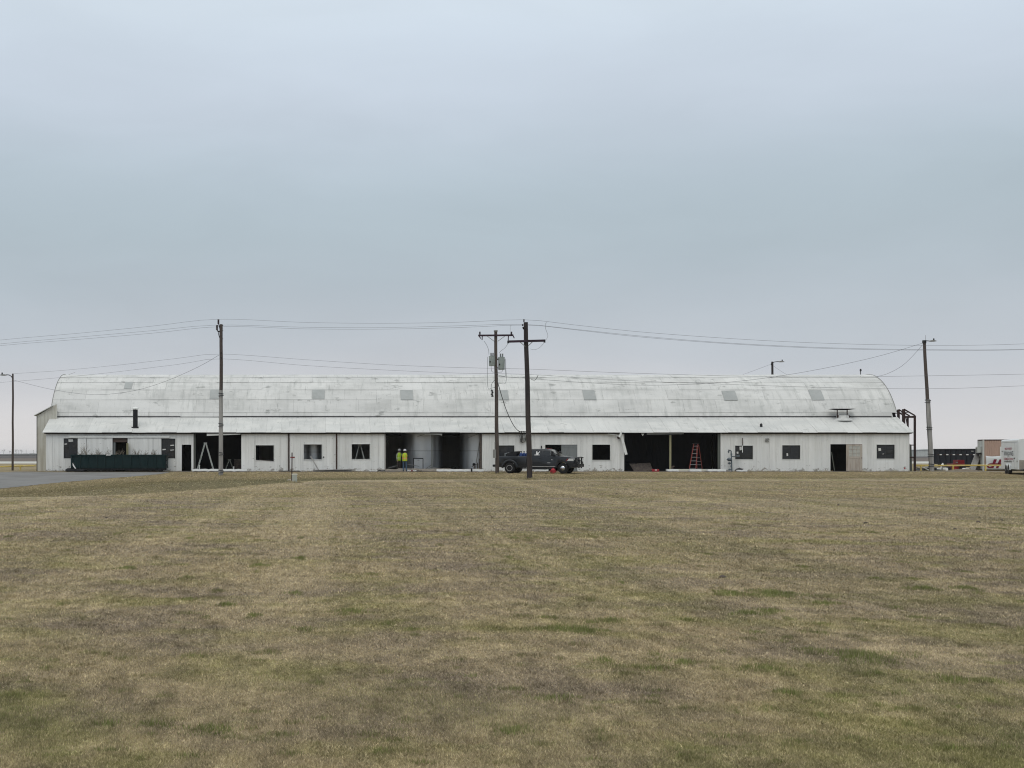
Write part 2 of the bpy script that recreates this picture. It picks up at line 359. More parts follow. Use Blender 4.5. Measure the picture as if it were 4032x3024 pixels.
# shared grass colour network
def grass_material(name, blades):
    m = bpy.data.materials.new(name); m.use_nodes = True; t = m.node_tree; N = t.nodes; L = t.links
    b = N['Principled BSDF']; b.inputs['Roughness'].default_value = .9; b.inputs['Specular IOR Level'].default_value = .1
    g = N.new('ShaderNodeNewGeometry')
    flat = N.new('ShaderNodeVectorMath'); flat.operation = 'MULTIPLY'; flat.inputs[1].default_value = (1,1,0)
    L.new(g.outputs['Position'], flat.inputs[0])
    def nz(scale, det=4, rough=.6, off=0):
        mpn = N.new('ShaderNodeMapping'); mpn.inputs['Scale'].default_value = scale; mpn.inputs['Location'].default_value = (off, off*.7, 0)
        L.new(flat.outputs[0], mpn.inputs[0])
        n = N.new('ShaderNodeTexNoise'); n.inputs['Scale'].default_value = 1; n.inputs['Detail'].default_value = det; n.inputs['Roughness'].default_value = rough
        L.new(mpn.outputs[0], n.inputs['Vector']); return n.outputs['Fac']
    def rng_(f, a, b_, lo=0, hi=1):
        r = N.new('ShaderNodeMapRange'); r.inputs['From Min'].default_value = a; r.inputs['From Max'].default_value = b_
        r.inputs['To Min'].default_value = lo; r.inputs['To Max'].default_value = hi; L.new(f, r.inputs['Value']); return r.outputs[0]
    def mixc(f, a, c):
        mx = N.new('ShaderNodeMix'); mx.data_type = 'RGBA'
        if isinstance(f, float): mx.inputs[0].default_value = f
        else: L.new(f, mx.inputs[0])
        for i, v in ((6, a), (7, c)):
            if isinstance(v, tuple): mx.inputs[i].default_value = (*v, 1)
            else: L.new(v, mx.inputs[i])
        return mx.outputs[2]
    tan, straw, olive, green, mauve = (.318,.258,.160), (.43,.352,.225), (.242,.220,.095), (.172,.178,.06), (.235,.190,.138)
    c = mixc(rng_(nz((.26,.30,1), 6, .62), .42, .58), tan, mauve)
    c = mixc(rng_(nz((.42,.5,1), 6, .64, 13), .47, .62, 0, .8), c, olive)
    c = mixc(rng_(nz((.7,.8,1), 6, .66, 31), .53, .66, 0, .75), c, straw)
    c = mixc(rng_(nz((1.1,1.4,1), 5, .65, 57), .60, .70, 0, .6), c, green)
    # mower tracks running away from the road
    c = mixc(rng_(nz((.75,.02,1), 3, .5, 91), .50, .64, 0, .4), c, straw)
    c = mixc(rng_(nz((.6,.018,1), 3, .5, 77), .52, .66, 0, .45), c, (.165,.145,.09))
    lw = N.new('ShaderNodeAttribute'); lw.attribute_name = 'lawn'
    c = mixc(rng_(lw.outputs['Fac'], 0, 1, 0, .55), c, (.285,.23,.135))
    sw = N.new('ShaderNodeAttribute'); sw.attribute_name = 'swale_shade'
    c = mixc(rng_(sw.outputs['Fac'], 0, 1, 0, .85), c, (.125,.115,.06))  # greener ditch grass, with the shade behind the crest painted in
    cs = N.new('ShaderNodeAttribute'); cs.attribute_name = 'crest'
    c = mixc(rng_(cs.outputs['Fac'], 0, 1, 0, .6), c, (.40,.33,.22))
    fine = nz((5,1.6,1), 4, .7, 5)
    hs = N.new('ShaderNodeHueSaturation'); L.new(c, hs.inputs['Color'])
    v1 = rng_(fine, .3, .7, .66, 1.28)
    if blades:
        at = N.new('ShaderNodeAttribute'); at.attribute_name = 'rnd'
        gr = N.new('ShaderNodeAttribute'); gr.attribute_name = 'green'
        mm = N.new('ShaderNodeMath'); mm.operation = 'MULTIPLY'; L.new(v1, mm.inputs[0]); L.new(rng_(at.outputs['Fac'], 0, 1, .92, 1.75), mm.inputs[1])
        c2 = mixc(rng_(at.outputs['Fac'], .80, 1.0, 0, .7), c, straw)
        c2 = mixc(gr.outputs['Fac'], c2, (.15,.18,.055))
        L.new(c2, hs.inputs['Color']); L.new(mm.outputs[0], hs.inputs['Value'])
    else:
        f2 = nz((22,9,1), 4, .75, 3)
        mm = N.new('ShaderNodeMath'); mm.operation = 'MULTIPLY'; L.new(v1, mm.inputs[0]); L.new(rng_(f2, .3, .7, .5, 1.4), mm.inputs[1])
        L.new(mm.outputs[0], hs.inputs['Value'])
        bp = N.new('ShaderNodeBump'); bp.inputs['Strength'].default_value = .7; bp.inputs['Distance'].default_value = .05
        L.new(nz((26,26,1), 5, .7, 2), bp.inputs['Height']); L.new(bp.outputs[0], b.inputs['Normal'])
    L.new(hs.outputs[0], b.inputs['Base Color'])
    return m
M_GROUND = grass_material('dormant_grass_ground', False)
M_BLADE = grass_material('dormant_grass_blades', True)

def grid_mesh(name, xs, ys, zf, material):
    xs = np.asarray(xs, float); ys = np.asarray(ys, float); XX, YY = np.meshgrid(xs, ys)
    ZZ = zf(XX, YY); v = np.stack([XX.ravel(), YY.ravel(), ZZ.ravel()], 1); nx, ny = len(xs), len(ys)
    i = (np.arange(ny-1)[:,None]*nx+np.arange(nx-1)[None,:]).ravel()
    f = np.stack([i, i+1, i+nx+1, i+nx], 1)
    me = bpy.data.meshes.new(name); me.from_pydata(v.tolist(), [], f.tolist())
    me.materials.append(material); me.polygons.foreach_set('use_smooth', [True]*len(f))
    o = bpy.data.objects.new(name, me); COL.objects.link(o); return o
xs = np.concatenate([[-7000,-3000,-1200,-500,-200,-100], np.arange(-60,-20,2), np.arange(-20,25,.5), np.arange(25,80,1.5), [85,100,140,220,500,1200,3000,7000]])
ys = np.concatenate([[-250,-60,-20], np.arange(-6,40,1.0), np.arange(40,112.1,.4), [112.01,114,120,135,160,200,300,500,1000,2500,8000]])
gob = tag(grid_mesh('ground', xs, ys, terrain, M_GROUND), kind='structure')
_c = np.empty(len(gob.data.vertices)*3); gob.data.vertices.foreach_get('co', _c); _c = _c.reshape(-1,3)
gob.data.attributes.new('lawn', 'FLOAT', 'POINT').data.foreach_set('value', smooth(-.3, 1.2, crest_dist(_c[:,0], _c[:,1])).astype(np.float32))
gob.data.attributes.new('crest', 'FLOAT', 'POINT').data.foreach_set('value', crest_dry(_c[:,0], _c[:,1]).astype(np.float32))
gob.data.attributes.new('swale_shade', 'FLOAT', 'POINT').data.foreach_set('value', swale_shade(_c[:,0], _c[:,1]).astype(np.float32))

# asphalt drive coming in from the left, laid over the terrain
_de = sorted([G(-900,2060), G(-300,1955), G(0,1925), G(150,1909), G(330,1893), G(480,1880), G(580,1872), G(640,1866), G(662,1861.5)], key=lambda v: v.y)
def drive_edge(Y):
    """x of the drive's grassy edge at distance Y"""
    return np.interp(Y, [q.y for q in _de], [q.x for q in _de])
def on_drive(X, Y): return (X < drive_edge(Y)+.1) & (Y > _de[0].y) & (Y < 109.2)
def drive():
    mb = MB(); rows = []; n = 60
    for k in range(150):
        Y = _de[0].y+(109.0-_de[0].y)*k/149; x1 = float(drive_edge(Y))+.12*math.sin(k*1.9)
        Xr = x1+(-75-x1)*(np.arange(n)/(n-1))**1.6; Z = terrain(Xr, np.full(n, Y))+.014
        rows.append([(Xr[j], Y, Z[j]) for j in range(n)])
    mb.add([v for r in rows for v in r], [(i*n+j, (i+1)*n+j, (i+1)*n+j+1, i*n+j+1) for i in range(len(rows)-1) for j in range(n-1)])
    o = mb.build('driveway', M_ASPH, smooth=True); tag(o, kind='structure')
drive()
# packed dirt strip along the foot of the barn
def strip():
    mb = MB(); X = np.arange(-26, 58, .7); rows = []
    for x in X:
        y0 = 109.9+.35*math.sin(x*.8)+.25*math.sin(x*2.3+1)+(.8 if x > 48 else 0)
        rows.append([(x, y0+(111.99-y0)*j/4, tz(x, y0+(111.99-y0)*j/4)+.006) for j in range(5)])
    mb.add([v for r in rows for v in r], [(i*5+j, (i+1)*5+j, (i+1)*5+j+1, i*5+j+1) for i in range(len(rows)-1) for j in range(4)])
    tag(mb.build('dirt_strip', M_DIRT), kind='structure')
strip()
def sheet(name, x0, x1, y0, y1, z, m):
    mb = MB(); mb.add([(x0,y0,z),(x1,y0,z),(x1,y1,z),(x0,y1,z)], [(0,1,2,3)])
    tag(mb.build(name, m), kind='structure')
sheet('runway', -2500, 2500, 200, 256, .02, M_RUNW)
sheet('brown_field', -4000, 4000, 258, 428, .03, M_FIELD2)
sheet('ploughed_field', -6000, 6000, 430, 7000, .05, M_FIELD)

# ------------------------------------------------------------------ the barn
barn = thing('barn', (wx(1881), 112, 0), 'long white barn with arched metal roof, open bays and broken windows', 'building')
XL, XR = wx(181), wx(3581)
CY, CZ, RR = 121.5, .85, 7.6
EY, EZ = 111.68, 3.20          # eave
JY, JZ = 114.84, 4.50          # where lean-to roof meets the arch
def arch(th, lift=0): return (CY-(RR+lift)*math.cos(th), CZ+(RR+lift)*math.sin(th))
TH0 = math.asin((JZ+.10-CZ)/RR)
def th_of(py):
    lo, hi = TH0, R(86)
    for _ in range(50):
        mid = (lo+hi)/2; y, z = arch(mid)
        if PY-(z-H)*F/y > py: lo = mid
        else: hi = mid
    return lo
RX0, RX1 = -23.55, 47.75
# continuous deck under the sheets (closes the shell)
mb = MB()
prof = [(EY+.10, EZ-.05), (JY, JZ-.06)]+[arch(TH0+(math.pi-2*TH0)*k/28, -.05) for k in range(29)]+[(2*CY-JY, JZ-.06), (2*CY-EY-.1, EZ-.05)]
inn = [(y, z-.06) for y, z in prof]
n_ = len(prof); vs_ = []
for x in (RX0+.12, RX1-.12):
    vs_ += [(x, y, z) for y, z in prof]+[(x, y, z) for y, z in inn]
fs_ = []
for i in range(n_-1):
    fs_ += [(i, i+1, 2*n_+i+1, 2*n_+i), (n_+i, 3*n_+i, 3*n_+i+1, n_+i+1), (i, n_+i, n_+i+1, i+1), (2*n_+i, 2*n_+i+1, 3*n_+i+1, 3*n_+i)]
fs_ += [(0, 2*n_, 3*n_, n_), (n_-1, 2*n_-1, 4*n_-1, 3*n_-1)]
mb.add(vs_, fs_); mb.build('roof_deck', M_DARK, barn)
# arch sheets, course over course; each course laps the one below
cuts = [TH0, th_of(1622), th_of(1572), th_of(1534), th_of(1506), R(72), R(90)]
xcol = [RX0]
while xcol[-1] < RX1-3.2: xcol.append(xcol[-1]+2.75)
xcol.append(RX1)
def arch_sheet(x0, x1, a, b, lift, lap, name='roof_sheet'):
    mb = MB(); K = 5; vs = []
    for k in range(K+1):
        t = a+(b-a)*k/K; l = lift+lap*(1-k/K)
        y, z = arch(t, l); y2, z2 = arch(t, l-.012)
        vs += [(x0,y,z),(x1,y,z),(x1,y2,z2),(x0,y2,z2)]
    fs = []
    for k in range(K):
        for q in range(4): fs.append((k*4+q, k*4+(q+1)%4, (k+1)*4+(q+1)%4, (k+1)*4+q))
    fs += [(0,1,2,3), (K*4+3,K*4+2,K*4+1,K*4)]
    mb.add(vs, fs); o = mb.build(name, M_ROOF, barn, smooth=True); return o
for c in range(len(cuts)-1):
    shift = 0 if c % 2 == 0 else 1.2
    xc = [RX0]+[x+shift for x in xcol[1:-1]]+[RX1]
    for i in range(len(xc)-1):
        a = cuts[c]-.012 if c else cuts[c]-.02
        x1 = xc[i+1]
        if i == len(xc)-2 and c == 0: x1 -= .42     # torn corner
        arch_sheet(xc[i]+.004, x1-.004, a, cuts[c+1]+.006, .015+random.uniform(0,.012), .012+random.uniform(0,.018))
mb = MB()
K = 14
for k in range(K):
    a, b = R(90)+(R(90)-TH0)*k/K, R(90)+(R(90)-TH0)*(k+1)/K
    y, z = arch(a, .03); y2, z2 = arch(b, .03)
    mb.add([(RX0,y,z),(RX1,y,z),(RX1,y2,z2),(RX0,y2,z2)], [(0,1,2,3)])
y, z = 2*CY-JY, JZ; y2, z2 = 2*CY-EY, EZ
mb.add([(RX0,y,z),(RX1,y,z),(RX1,y2,z2),(RX0,y2,z2)], [(0,1,2,3)])
mb.build('rear_roof', M_ROOF, barn, smooth=True)
# ridge trim along the two gable ends
for x in (RX0-.03, RX1-.02):
    mb = MB(); pts = [(x+.02, *arch(TH0+.06+(R(100)-TH0)*k/24, .05)) for k in range(25)]
    mb.tube(pts, .025, 6); mb.build('gable_trim', M_GREYD, barn)
# lean-to roof sheets
def lr(t): return (EY+(JY+.05-EY)*t, EZ+(JZ+.02-EZ)*t)
xc = [RX0]
while xc[-1] < RX1-1.6: xc.append(xc[-1]+1.22)
xc.append(RX1)
for i in range(len(xc)-1):
    dz = random.uniform(0,.012); sag = random.uniform(-.018,.012)
    mb = MB(); (y0,z0),(y1,z1) = lr(0), lr(1)
    x1 = xc[i+1]
    mb.add([(xc[i]+.003,y0,z0+dz+sag),(x1-.003,y0,z0+dz+sag+random.uniform(-.008,.008)),(x1-.003,y1,z1+dz),(xc[i]+.003,y1,z1+dz),
            (xc[i]+.003,y0,z0+dz+sag-.018),(x1-.003,y0,z0+dz+sag-.018),(x1-.003,y1,z1+dz-.018),(xc[i]+.003,y1,z1+dz-.018)],
           [(0,1,2,3),(7,6,5,4),(0,4,5,1),(1,5,6,2),(2,6,7,3),(3,7,4,0)])
    mb.build('lean_roof_sheet', M_LROOF, barn)
mb = MB()
for x0, x1, h in ((-23.4,-12.6,.07),(-12.6,-9.3,.03),(-9.3,2.0,.08),(2.0,25,.065),(25,47.2,.075)):
    mb.box(x0, x1, JY-.055, JY+.02, JZ+.035, JZ+.035+h)
mb.build('gap_shadow', M_FLASH_SHADE, barn)  # dark strips standing in for the gap shadow under the arch's lower edge
# fascia under the eave, in lengths, some hanging
for x0, x1, dz, t in ((XL,wx(762),0,0), (wx(815),wx(948),-.07,.09), (wx(950),wx(1512),0,0), (wx(1585),wx(1735),-.03,-.05), (wx(1898),wx(2457),0,0), (wx(2545),wx(2690),-.01,.02), (wx(2840),XR,0,0)):
    mb = MB(); mb.add([(x0,111.80,3.07+dz-t),(x1,111.80,3.07+dz+t*.3),(x1,111.80,3.16+dz+t*.3),(x0,111.80,3.16+dz),
                       (x0,111.85,3.07+dz-t),(x1,111.85,3.07+dz+t*.3),(x1,111.85,3.16+dz+t*.3),(x0,111.85,3.16+dz)],
                      [(0,1,2,3),(7,6,5,4),(0,4,5,1),(1,5,6,2),(2,6,7,3),(3,7,4,0)])
    mb.build('fascia_board', M_TRIM if t else M_FASC, barn)
# skylights
for (a, b, y0, y1) in ((491,521,1507,1533),(827,866,1536,1573),(1230,1278,1536,1573),(1577,1626,1538,1576),(1962,2001,1538,1576),(2296,2344,1539,1576),(2846,2899,1541,1578),(3189,3239,1539,1577)):
    ta, tb = th_of(y1), th_of(y0); ya, za = arch((ta+tb)/2)
    x0, x1 = (a-PX)*ya/F, (b-PX)*ya/F
    o = arch_sheet(x0, x1, ta, tb, .075, .0, 'skylight'); o.data.materials.clear(); o.data.materials.append(M_SKY)
# front wall sheets with their openings cut out
OPEN = [(251,306,1726,1804.6),(444,502,1725,1900),(636,690,1727,1805),(716,753,1751,1900),(762,950,1600,1900),(1007,1078,1753.5,1811),
        (1196,1267,1750,1809),(1385,1456,1749,1807.5),(1514,1898,1600,1900),(1964,2025,1754,1810),(2147,2273,1751,1900),(2332,2402.5,1751,1811),
        (2458,2837,1600,1900),(2894.5,2964,1755,1808),(3080,3150,1753.5,1807.5),(3270,3395,1749,1900),(3451.5,3522,1751,1806)]
ops = [(wx(a), wx(b), max(0, wz(d)), min(3.16, wz(c))) for a, b, c, d in OPEN]
edges = []
x = XL
while x < XR-.01:
    nx_ = min(XR, x+.535); edges.append((x, nx_)); x = nx_
for (a, b) in edges:
    ss = sorted({a, b}|{e for o in ops for e in o[:2] if a < e < b}); dy = random.uniform(0, .012)
    base = -.02+random.uniform(0,.035); rib = not any(o[0]-.05 <= b <= o[1]+.05 for o in ops)
    for p, q in zip(ss[:-1], ss[1:]):
        if q-p < .004: continue
        mid = (p+q)/2; solid = [(base, 3.16)]
        for o in ops:
            if o[0] <= mid <= o[1]:
                new = []
                for lo, hi in solid:
                    if o[2] > lo: new.append((lo, min(hi, o[2])))
                    if o[3] < hi: new.append((max(lo, o[3]), hi))
                solid = [(l, h) for l, h in new if h-l > .03]
        for lo, hi in solid:
            mb = MB(); x1_ = q-.002
            if rib and q == b:    # sheet with its standing rib at the joint
                y_ = 112+dy; mb.prism([(p+.002,y_),(x1_-.045,y_),(x1_-.035,y_-.028),(x1_-.004,y_-.028),(x1_,y_),(x1_,y_+.03),(p+.002,y_+.03)], lo, hi, 'z')
            else: mb.box(p+.002, x1_, 112.0+dy, 112.03+dy, lo, hi)
            mb.build('wall_sheet', M_WALL, barn)
# closing walls, floor, inner partitions
mb = MB(); yb = 2*CY-112
mb.box(XL, XR, yb, yb+.05, 0, 3.14); mb.build('rear_wall', M_WALL, barn)
for x in (XL, XR-.05):
    mb = MB(); poly = [(112.04,0),(yb-.01,0),(yb-.01,3.1),(2*CY-JY,JZ-.15)]+[arch(math.pi-TH0-(math.pi-2*TH0)*k/20,-.13) for k in range(21)]+[(JY,JZ-.15),(112.04,3.1)]
    mb.prism(poly, x, x+.05, 'x'); mb.build('gable_wall', M_ANNEX, barn)
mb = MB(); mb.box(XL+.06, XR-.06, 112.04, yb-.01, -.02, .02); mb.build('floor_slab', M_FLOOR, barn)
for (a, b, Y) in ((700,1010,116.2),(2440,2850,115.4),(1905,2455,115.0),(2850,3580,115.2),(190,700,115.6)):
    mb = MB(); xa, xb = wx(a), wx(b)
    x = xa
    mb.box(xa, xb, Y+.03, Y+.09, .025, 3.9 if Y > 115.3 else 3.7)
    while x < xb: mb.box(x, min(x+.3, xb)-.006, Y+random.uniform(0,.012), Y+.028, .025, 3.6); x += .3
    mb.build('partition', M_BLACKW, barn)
# jambs
for a, b, m, z1 in ((754,761,M_WOODG,3.1),(765,769,M_OLIVE,3.1),(1514,1519,M_WOODG,3.08),(1889,1897,M_DEBR,3.08),(2637,2644,M_TAN,2.98),(2828,2835,M_OLIVE,3.08)):
    mb = MB(); mb.box(wx(a), wx(b), 112.06, 112.2, .02, z1); mb.build('door_post', m, barn)
mb = MB(); mb.box(wx(1700),wx(1703.5),112.3,112.4,.02,3.1); mb.build('door_post', M_OLIVE, barn)
for a, b in (((1516,1711),(1533,1746)), ((1644,1719),(1674,1709)), ((1843,1724),(1888,1706))):
    mb = MB(); mb.bar(P(*a,112.5), P(*b,112.4), .07, .03); mb.build('loose_brace', M_OLIVE, barn)
mb = MB(); mb.prism([(wx(1731),3.12),(wx(1742),3.12),(wx(1737),2.90)], 111.86, 111.875); mb.build('torn_trim', M_TRIM, barn)
mb = MB(); mb.prism([(wx(2522.5),3.12),(wx(2537),3.12),(wx(2528.5),2.90)], 111.86, 111.875); mb.build('torn_trim', M_TRIM, barn)
# rusty pipes down the wall
for a, b in ((1134.5,1140),(1322.5,1328)):
    mb = MB(); mb.tube([(wx((a+b)/2),111.95,.03),(wx((a+b)/2),111.95,3.08)], .06, 8); mb.build('downpipe', M_RUST, barn, smooth=True)
# concrete sill across the middle bay
mb = MB(); x = wx(1518)
for k in range(9):
    x2 = x+random.uniform(.7,1.1)
    mb.box(x, min(x2,wx(1892)), 111.96+random.uniform(0,.05), 112.5, -.01, .20+random.uniform(-.03,.05)); x = x2+.005
mb.build('concrete_sill', M_CONC, barn)

# windows
def window(a, b, c, d, kind, papers=()):
    x0, x1, z0, z1 = wx(a), wx(b), wz(d), wz(c)
    root = bpy.data.objects.new('window', None); COL.objects.link(root); root.parent = barn
    root.location = Vector(((x0+x1)/2, 112.02, z0))-barn.location
    mb = MB(); t = .045
    if kind == 'open':
        for bx in ((x0-t,x1+t,z1,z1+t),(x0-t,x1+t,z0-t,z0),(x0-t,x0,z0,z1),(x1,x1+t,z0,z1)): mb.box(bx[0],bx[1],111.965,112.06,bx[2],bx[3])
        mb.build('trim', M_TRIM, root)
    else:
        for bx in ((x0,x1,z1-t,z1),(x0,x1,z0,z0+t),(x0,x0+t,z0+t,z1-t),(x1-t,x1,z0+t,z1-t)): mb.box(bx[0],bx[1],112.03,112.09,bx[2],bx[3])
        mb.build('frame', M_FRAME, root)
        mb = MB(); tt = .03
        for bx in ((x0-tt,x1+tt,z1+.002,z1+tt),(x0-tt,x1+tt,z0-tt,z0-.002),(x0-tt,x0-.002,z0,z1),(x1+.002,x1+tt,z0,z1)): mb.box(bx[0],bx[1],111.97,112.05,bx[2],bx[3])
        mb.build('trim', M_TRIM, root)
        nx_, nz_ = kind
        for i in range(nx_):
            for j in range(nz_):
                pa = x0+t+(x1-x0-2*t)*i/nx_; pb = x0+t+(x1-x0-2*t)*(i+1)/nx_
                qa = z0+t+(z1-z0-2*t)*j/nz_; qb = z0+t+(z1-z0-2*t)*(j+1)/nz_
                mb = MB(); tl = random.uniform(-.012,.012)
                mb.add([(pa+.008,112.06+tl,qa+.008),(pb-.008,112.06-tl,qa+.008),(pb-.008,112.06-tl*.6,qb-.008),(pa+.008,112.06+tl*.6,qb-.008),
                        (pa+.008,112.075+tl,qa+.008),(pb-.008,112.075-tl,qa+.008),(pb-.008,112.075-tl*.6,qb-.008),(pa+.008,112.075+tl*.6,qb-.008)],
                       [(0,1,2,3),(7,6,5,4),(0,4,5,1),(1,5,6,2),(2,6,7,3),(3,7,4,0)])
                mb.build('pane', M_GLASS2 if random.random() < .7 else M_GLASS, root)
        mb = MB()
        for i in range(1, nx_): xm = x0+t+(x1-x0-2*t)*i/nx_; mb.box(xm-.008,xm+.008,112.04,112.085,z0+t,z1-t)
        for j in range(1, nz_): zm = z0+t+(z1-z0-2*t)*j/nz_; mb.box(x0+t,x1-t,112.042,112.083,zm-.008,zm+.008)
        if mb.v: mb.build('glazing_bar', M_FRAME, root)
    for (p, q, r, s_) in papers:
        mb = MB(); mb.prism([(wx(p),wz(s_)),(wx(q)+.02,wz(s_)+.03),(wx(q),wz(r)),(wx(p)-.02,wz(r)-.02)], 112.026, 112.029); mb.build('paper_sheet', M_PAPER, root)
window(251,306,1726,1804.6,(3,4),((270,287,1729,1740),(254,263,1746,1751)))
window(636,690,1727,1805,(3,4),((671,685,1751,1756),(640,652,1767,1773),(671,685,1770,1774)))
window(1007,1078,1753.5,1811,'open'); window(1196,1267,1750,1809,'open'); window(1385,1456,1749,1807.5,'open'); window(2332,2402.5,1751,1811,'open')
window(1964,2025,1754,1810,(2,2))
window(2894.5,2964,1755,1808,(2,2),((2913,2921,1758,1773),(2901.5,2907.5,1778,1787)))
window(3080,3150,1753.5,1807.5,(2,2),((3098,3103,1784,1796),))
window(3451.5,3522,1751,1806,(2,3),((3460,3469,1764,1776),(3476,3481,1786,1789)))
mb = MB(); mb.prism([(wx(1007),wz(1811)),(wx(1078),wz(1815.5)),(wx(1078),wz(1811)+.005)], 111.962, 111.97); mb.build('torn_gap', M_FLASH_SHADE, barn)
# sliding doors of the left bay, hung on a header track
mb = MB(); mb.box(wx(272),wx(668),111.84,111.96,wz(1724),wz(1716)); mb.build('door_track', M_TRIM, barn)
for a, b in ((307,340.5),(342,443),(504,602.5),(604,635)):
    root = bpy.data.objects.new('sliding_door', None); COL.objects.link(root); root.parent = barn; root.location = Vector((wx(a),111.9,.05))-barn.location
    x = wx(a)
    while x < wx(b)-.02:
        x2 = min(wx(b), x+.42); mb = MB(); mb.box(x+.002,x2-.002,111.90+random.uniform(0,.008),111.94,.05,wz(1725)); mb.build('board', M_WALL, root); x = x2
mb = MB(); mb.box(wx(445),wx(501),112.06,112.09,wz(1741),wz(1726)); mb.build('transom', M_FASC, barn)
mb = MB(); mb.box(wx(446),wx(454),112.06,112.1,.03,wz(1742)); mb.build('door_jamb', M_DOORG, barn)
mb = MB(); mb.add([(wx(497),112.0,.03),(wx(507),111.55,.03),(wx(507),111.55,wz(1745)),(wx(497),112.0,wz(1745)),(wx(497)+.04,112.0,.03),(wx(507)+.04,111.55,.03),(wx(507)+.04,111.55,wz(1745)),(wx(497)+.04,112.0,wz(1745))],
    [(0,1,2,3),(7,6,5,4),(0,4,5,1),(1,5,6,2),(2,6,7,3),(3,7,4,0)]); mb.build('side_door', M_TAN, barn)
# grey leaf behind the truck
mb = MB(); mb.box(wx(2210.5),wx(2272),112.03,112.07,.03,wz(1753)); o = mb.build('door_leaf', M_DOORG, barn)
for bx in ((2211,2272,1754,1760),(2211,2215,1760,1850),(2268,2272,1760,1850)):
    mb = MB(); mb.box(wx(bx[0]),wx(bx[1]),112.005,112.03,wz(bx[3]),wz(bx[2])); mb.build('rail', M_DOORG, o, world=True)
# weathered glazed door standing open on the right
dr = bpy.data.objects.new('glazed_door', None); COL.objects.link(dr); dr.parent = barn; dr.location = Vector((wx(3332),111.97,.02))-barn.location
tag(dr, 'weathered pinkish wooden door with a nine-pane window')
xa, xb = wx(3331.5), wx(3394.5); zt = wz(1750)
xg0, xg1, zg0, zg1 = wx(3341.5), wx(3386), wz(1798), wz(1756)
mb = MB()
mb.box(xa,xg0,111.95,112.0,.04,zt); mb.box(xg1,xb,111.95,112.0,.04,zt); mb.box(xg0+.002,xg1-.002,111.952,111.998,zg1,zt); mb.box(xg0+.002,xg1-.002,111.952,111.998,zg0-.16,zg0)
mb.build('door_frame', M_DOORW, dr)
for k in range(3):
    mb = MB(); wd = (xg1-xg0)/3; mb.box(xg0+wd*k+.004,xg0+wd*(k+1)-.004,111.97,111.99,.05,zg0-.165); mb.build('door_panel', M_DOORW, dr)
for i in range(3):
    for j in range(3):
        mb = MB(); mb.box(xg0+(xg1-xg0)*i/3+.016,xg0+(xg1-xg0)*(i+1)/3-.016,111.975,111.985,zg0+(zg1-zg0)*j/3+.016,zg0+(zg1-zg0)*(j+1)/3-.016); mb.build('pane', M_OBS, dr)
mb = MB()
for k in range(4):
    xm = xg0+(xg1-xg0)*k/3; mb.box(xm-.014,xm+.014,111.955,111.995,zg0,zg1)
    zm = zg0+(zg1-zg0)*k/3; mb.box(xg0,xg1,111.957,111.993,zm-.014,zm+.014)
mb.build('glazing_bar', M_DOORW, dr)
mb = MB(); mb.lathe((xb-.06,111.93,wz(1803)), [(.02,-.03),(.035,-.02),(.035,.0),(.012,.02)], 10, 'y'); mb.build('knob', M_RUST, dr)
mb = MB(); mb.bar(P(3274,1780,112.25), P(3286,1853,112.15), .06, .03); mb.build('loose_brace', M_OLIVE, barn)
# hanging gutter and trim by the right bay
mb = MB(); mb.tube([P(2447,1699,111.6), P(2444,1712,111.6), P(2439,1722,111.62)], [.07,.10,.11], 8); mb.build('gutter_end', M_TRIM, barn, smooth=True)
mb = MB(); mb.bar(P(2446,1712,111.7), P(2466,1790,111.6), .21, .02, up=(0,1,0)); mb.build('hanging_trim', M_TRIM, barn)
mb = MB(); mb.lathe(P(2436,1723,111.85), [(.11,-.08),(.11,.08)], 10, 'y'); mb.build('pipe_collar', M_RUST, barn)
mb = MB(); mb.tube([P(2395,1709,111.8), P(2420,1712,111.78), P(2438,1716,111.75)], .03, 6); mb.build('gutter_pipe', M_TRIM, barn)
# stove pipe
x = (534.5-PX)*113.0/F; yb_, zb_ = lr(.34)
st = bpy.data.objects.new('stove_pipe', None); COL.objects.link(st); st.parent = barn; st.location = Vector((x,yb_,zb_))-barn.location
mb = MB(); mb.lathe((x,yb_,zb_-.1), [(.2,0),(.2,1.55)], 14); mb.build('pipe', M_BLACK, st, smooth=True)
mb = MB(); mb.lathe((x,yb_,zb_+1.5), [(.22,-.02),(.31,.0),(.30,.05),(.16,.14),(.03,.17)], 14); mb.build('cap', M_TRIM, st, smooth=True)
mb = MB(); mb.box(x-.28,x+.28,yb_-.25,yb_+.25,zb_-.12,zb_+.02); mb.build('flashing_collar', M_FLASH_SHADE, st)
# wrecked ventilator on the right of the lean-to roof
yv, zv = lr(.93); xv = (3316-PX)*yv/F
vt = bpy.data.objects.new('roof_ventilator', None); COL.objects.link(vt); vt.parent = barn; vt.location = Vector((xv,yv,zv))-barn.location
mb = MB(); mb.lathe((xv,yv-.1,zv-.12), [(.85,-.1),(.80,.02),(.52,.16),(.5,.34),(.46,.36)], 22); mb.build('base_ring', M_ROOF, vt, smooth=True)
for px_ in (3296.5,3335.5):
    mb = MB(); mb.bar(P(px_,1644,yv-.3), P(px_,1614,yv-.3), .07, .07); mb.build('leg', M_RUST, vt)
    mb = MB(); mb.box((px_-4-PX)*yv/F,(px_+4-PX)*yv/F,yv-.36,yv-.2,zv-.05,zv+.24); mb.build('bracket', M_RUST, vt)
mb = MB(); c_ = P(3317,1612,yv-.25); mb.loft([[(c_.x+sx*wd_,c_.y+sy*.45,c_.z+dz_) for sx, sy in ((-1,-1),(1,-1),(1,1),(-1,1))] for wd_, dz_ in ((1.04,.03),(.45,-.05),(.3,.04),(.95,.05))]); mb.build('sheet_cap', M_FLASH_SHADE, vt)
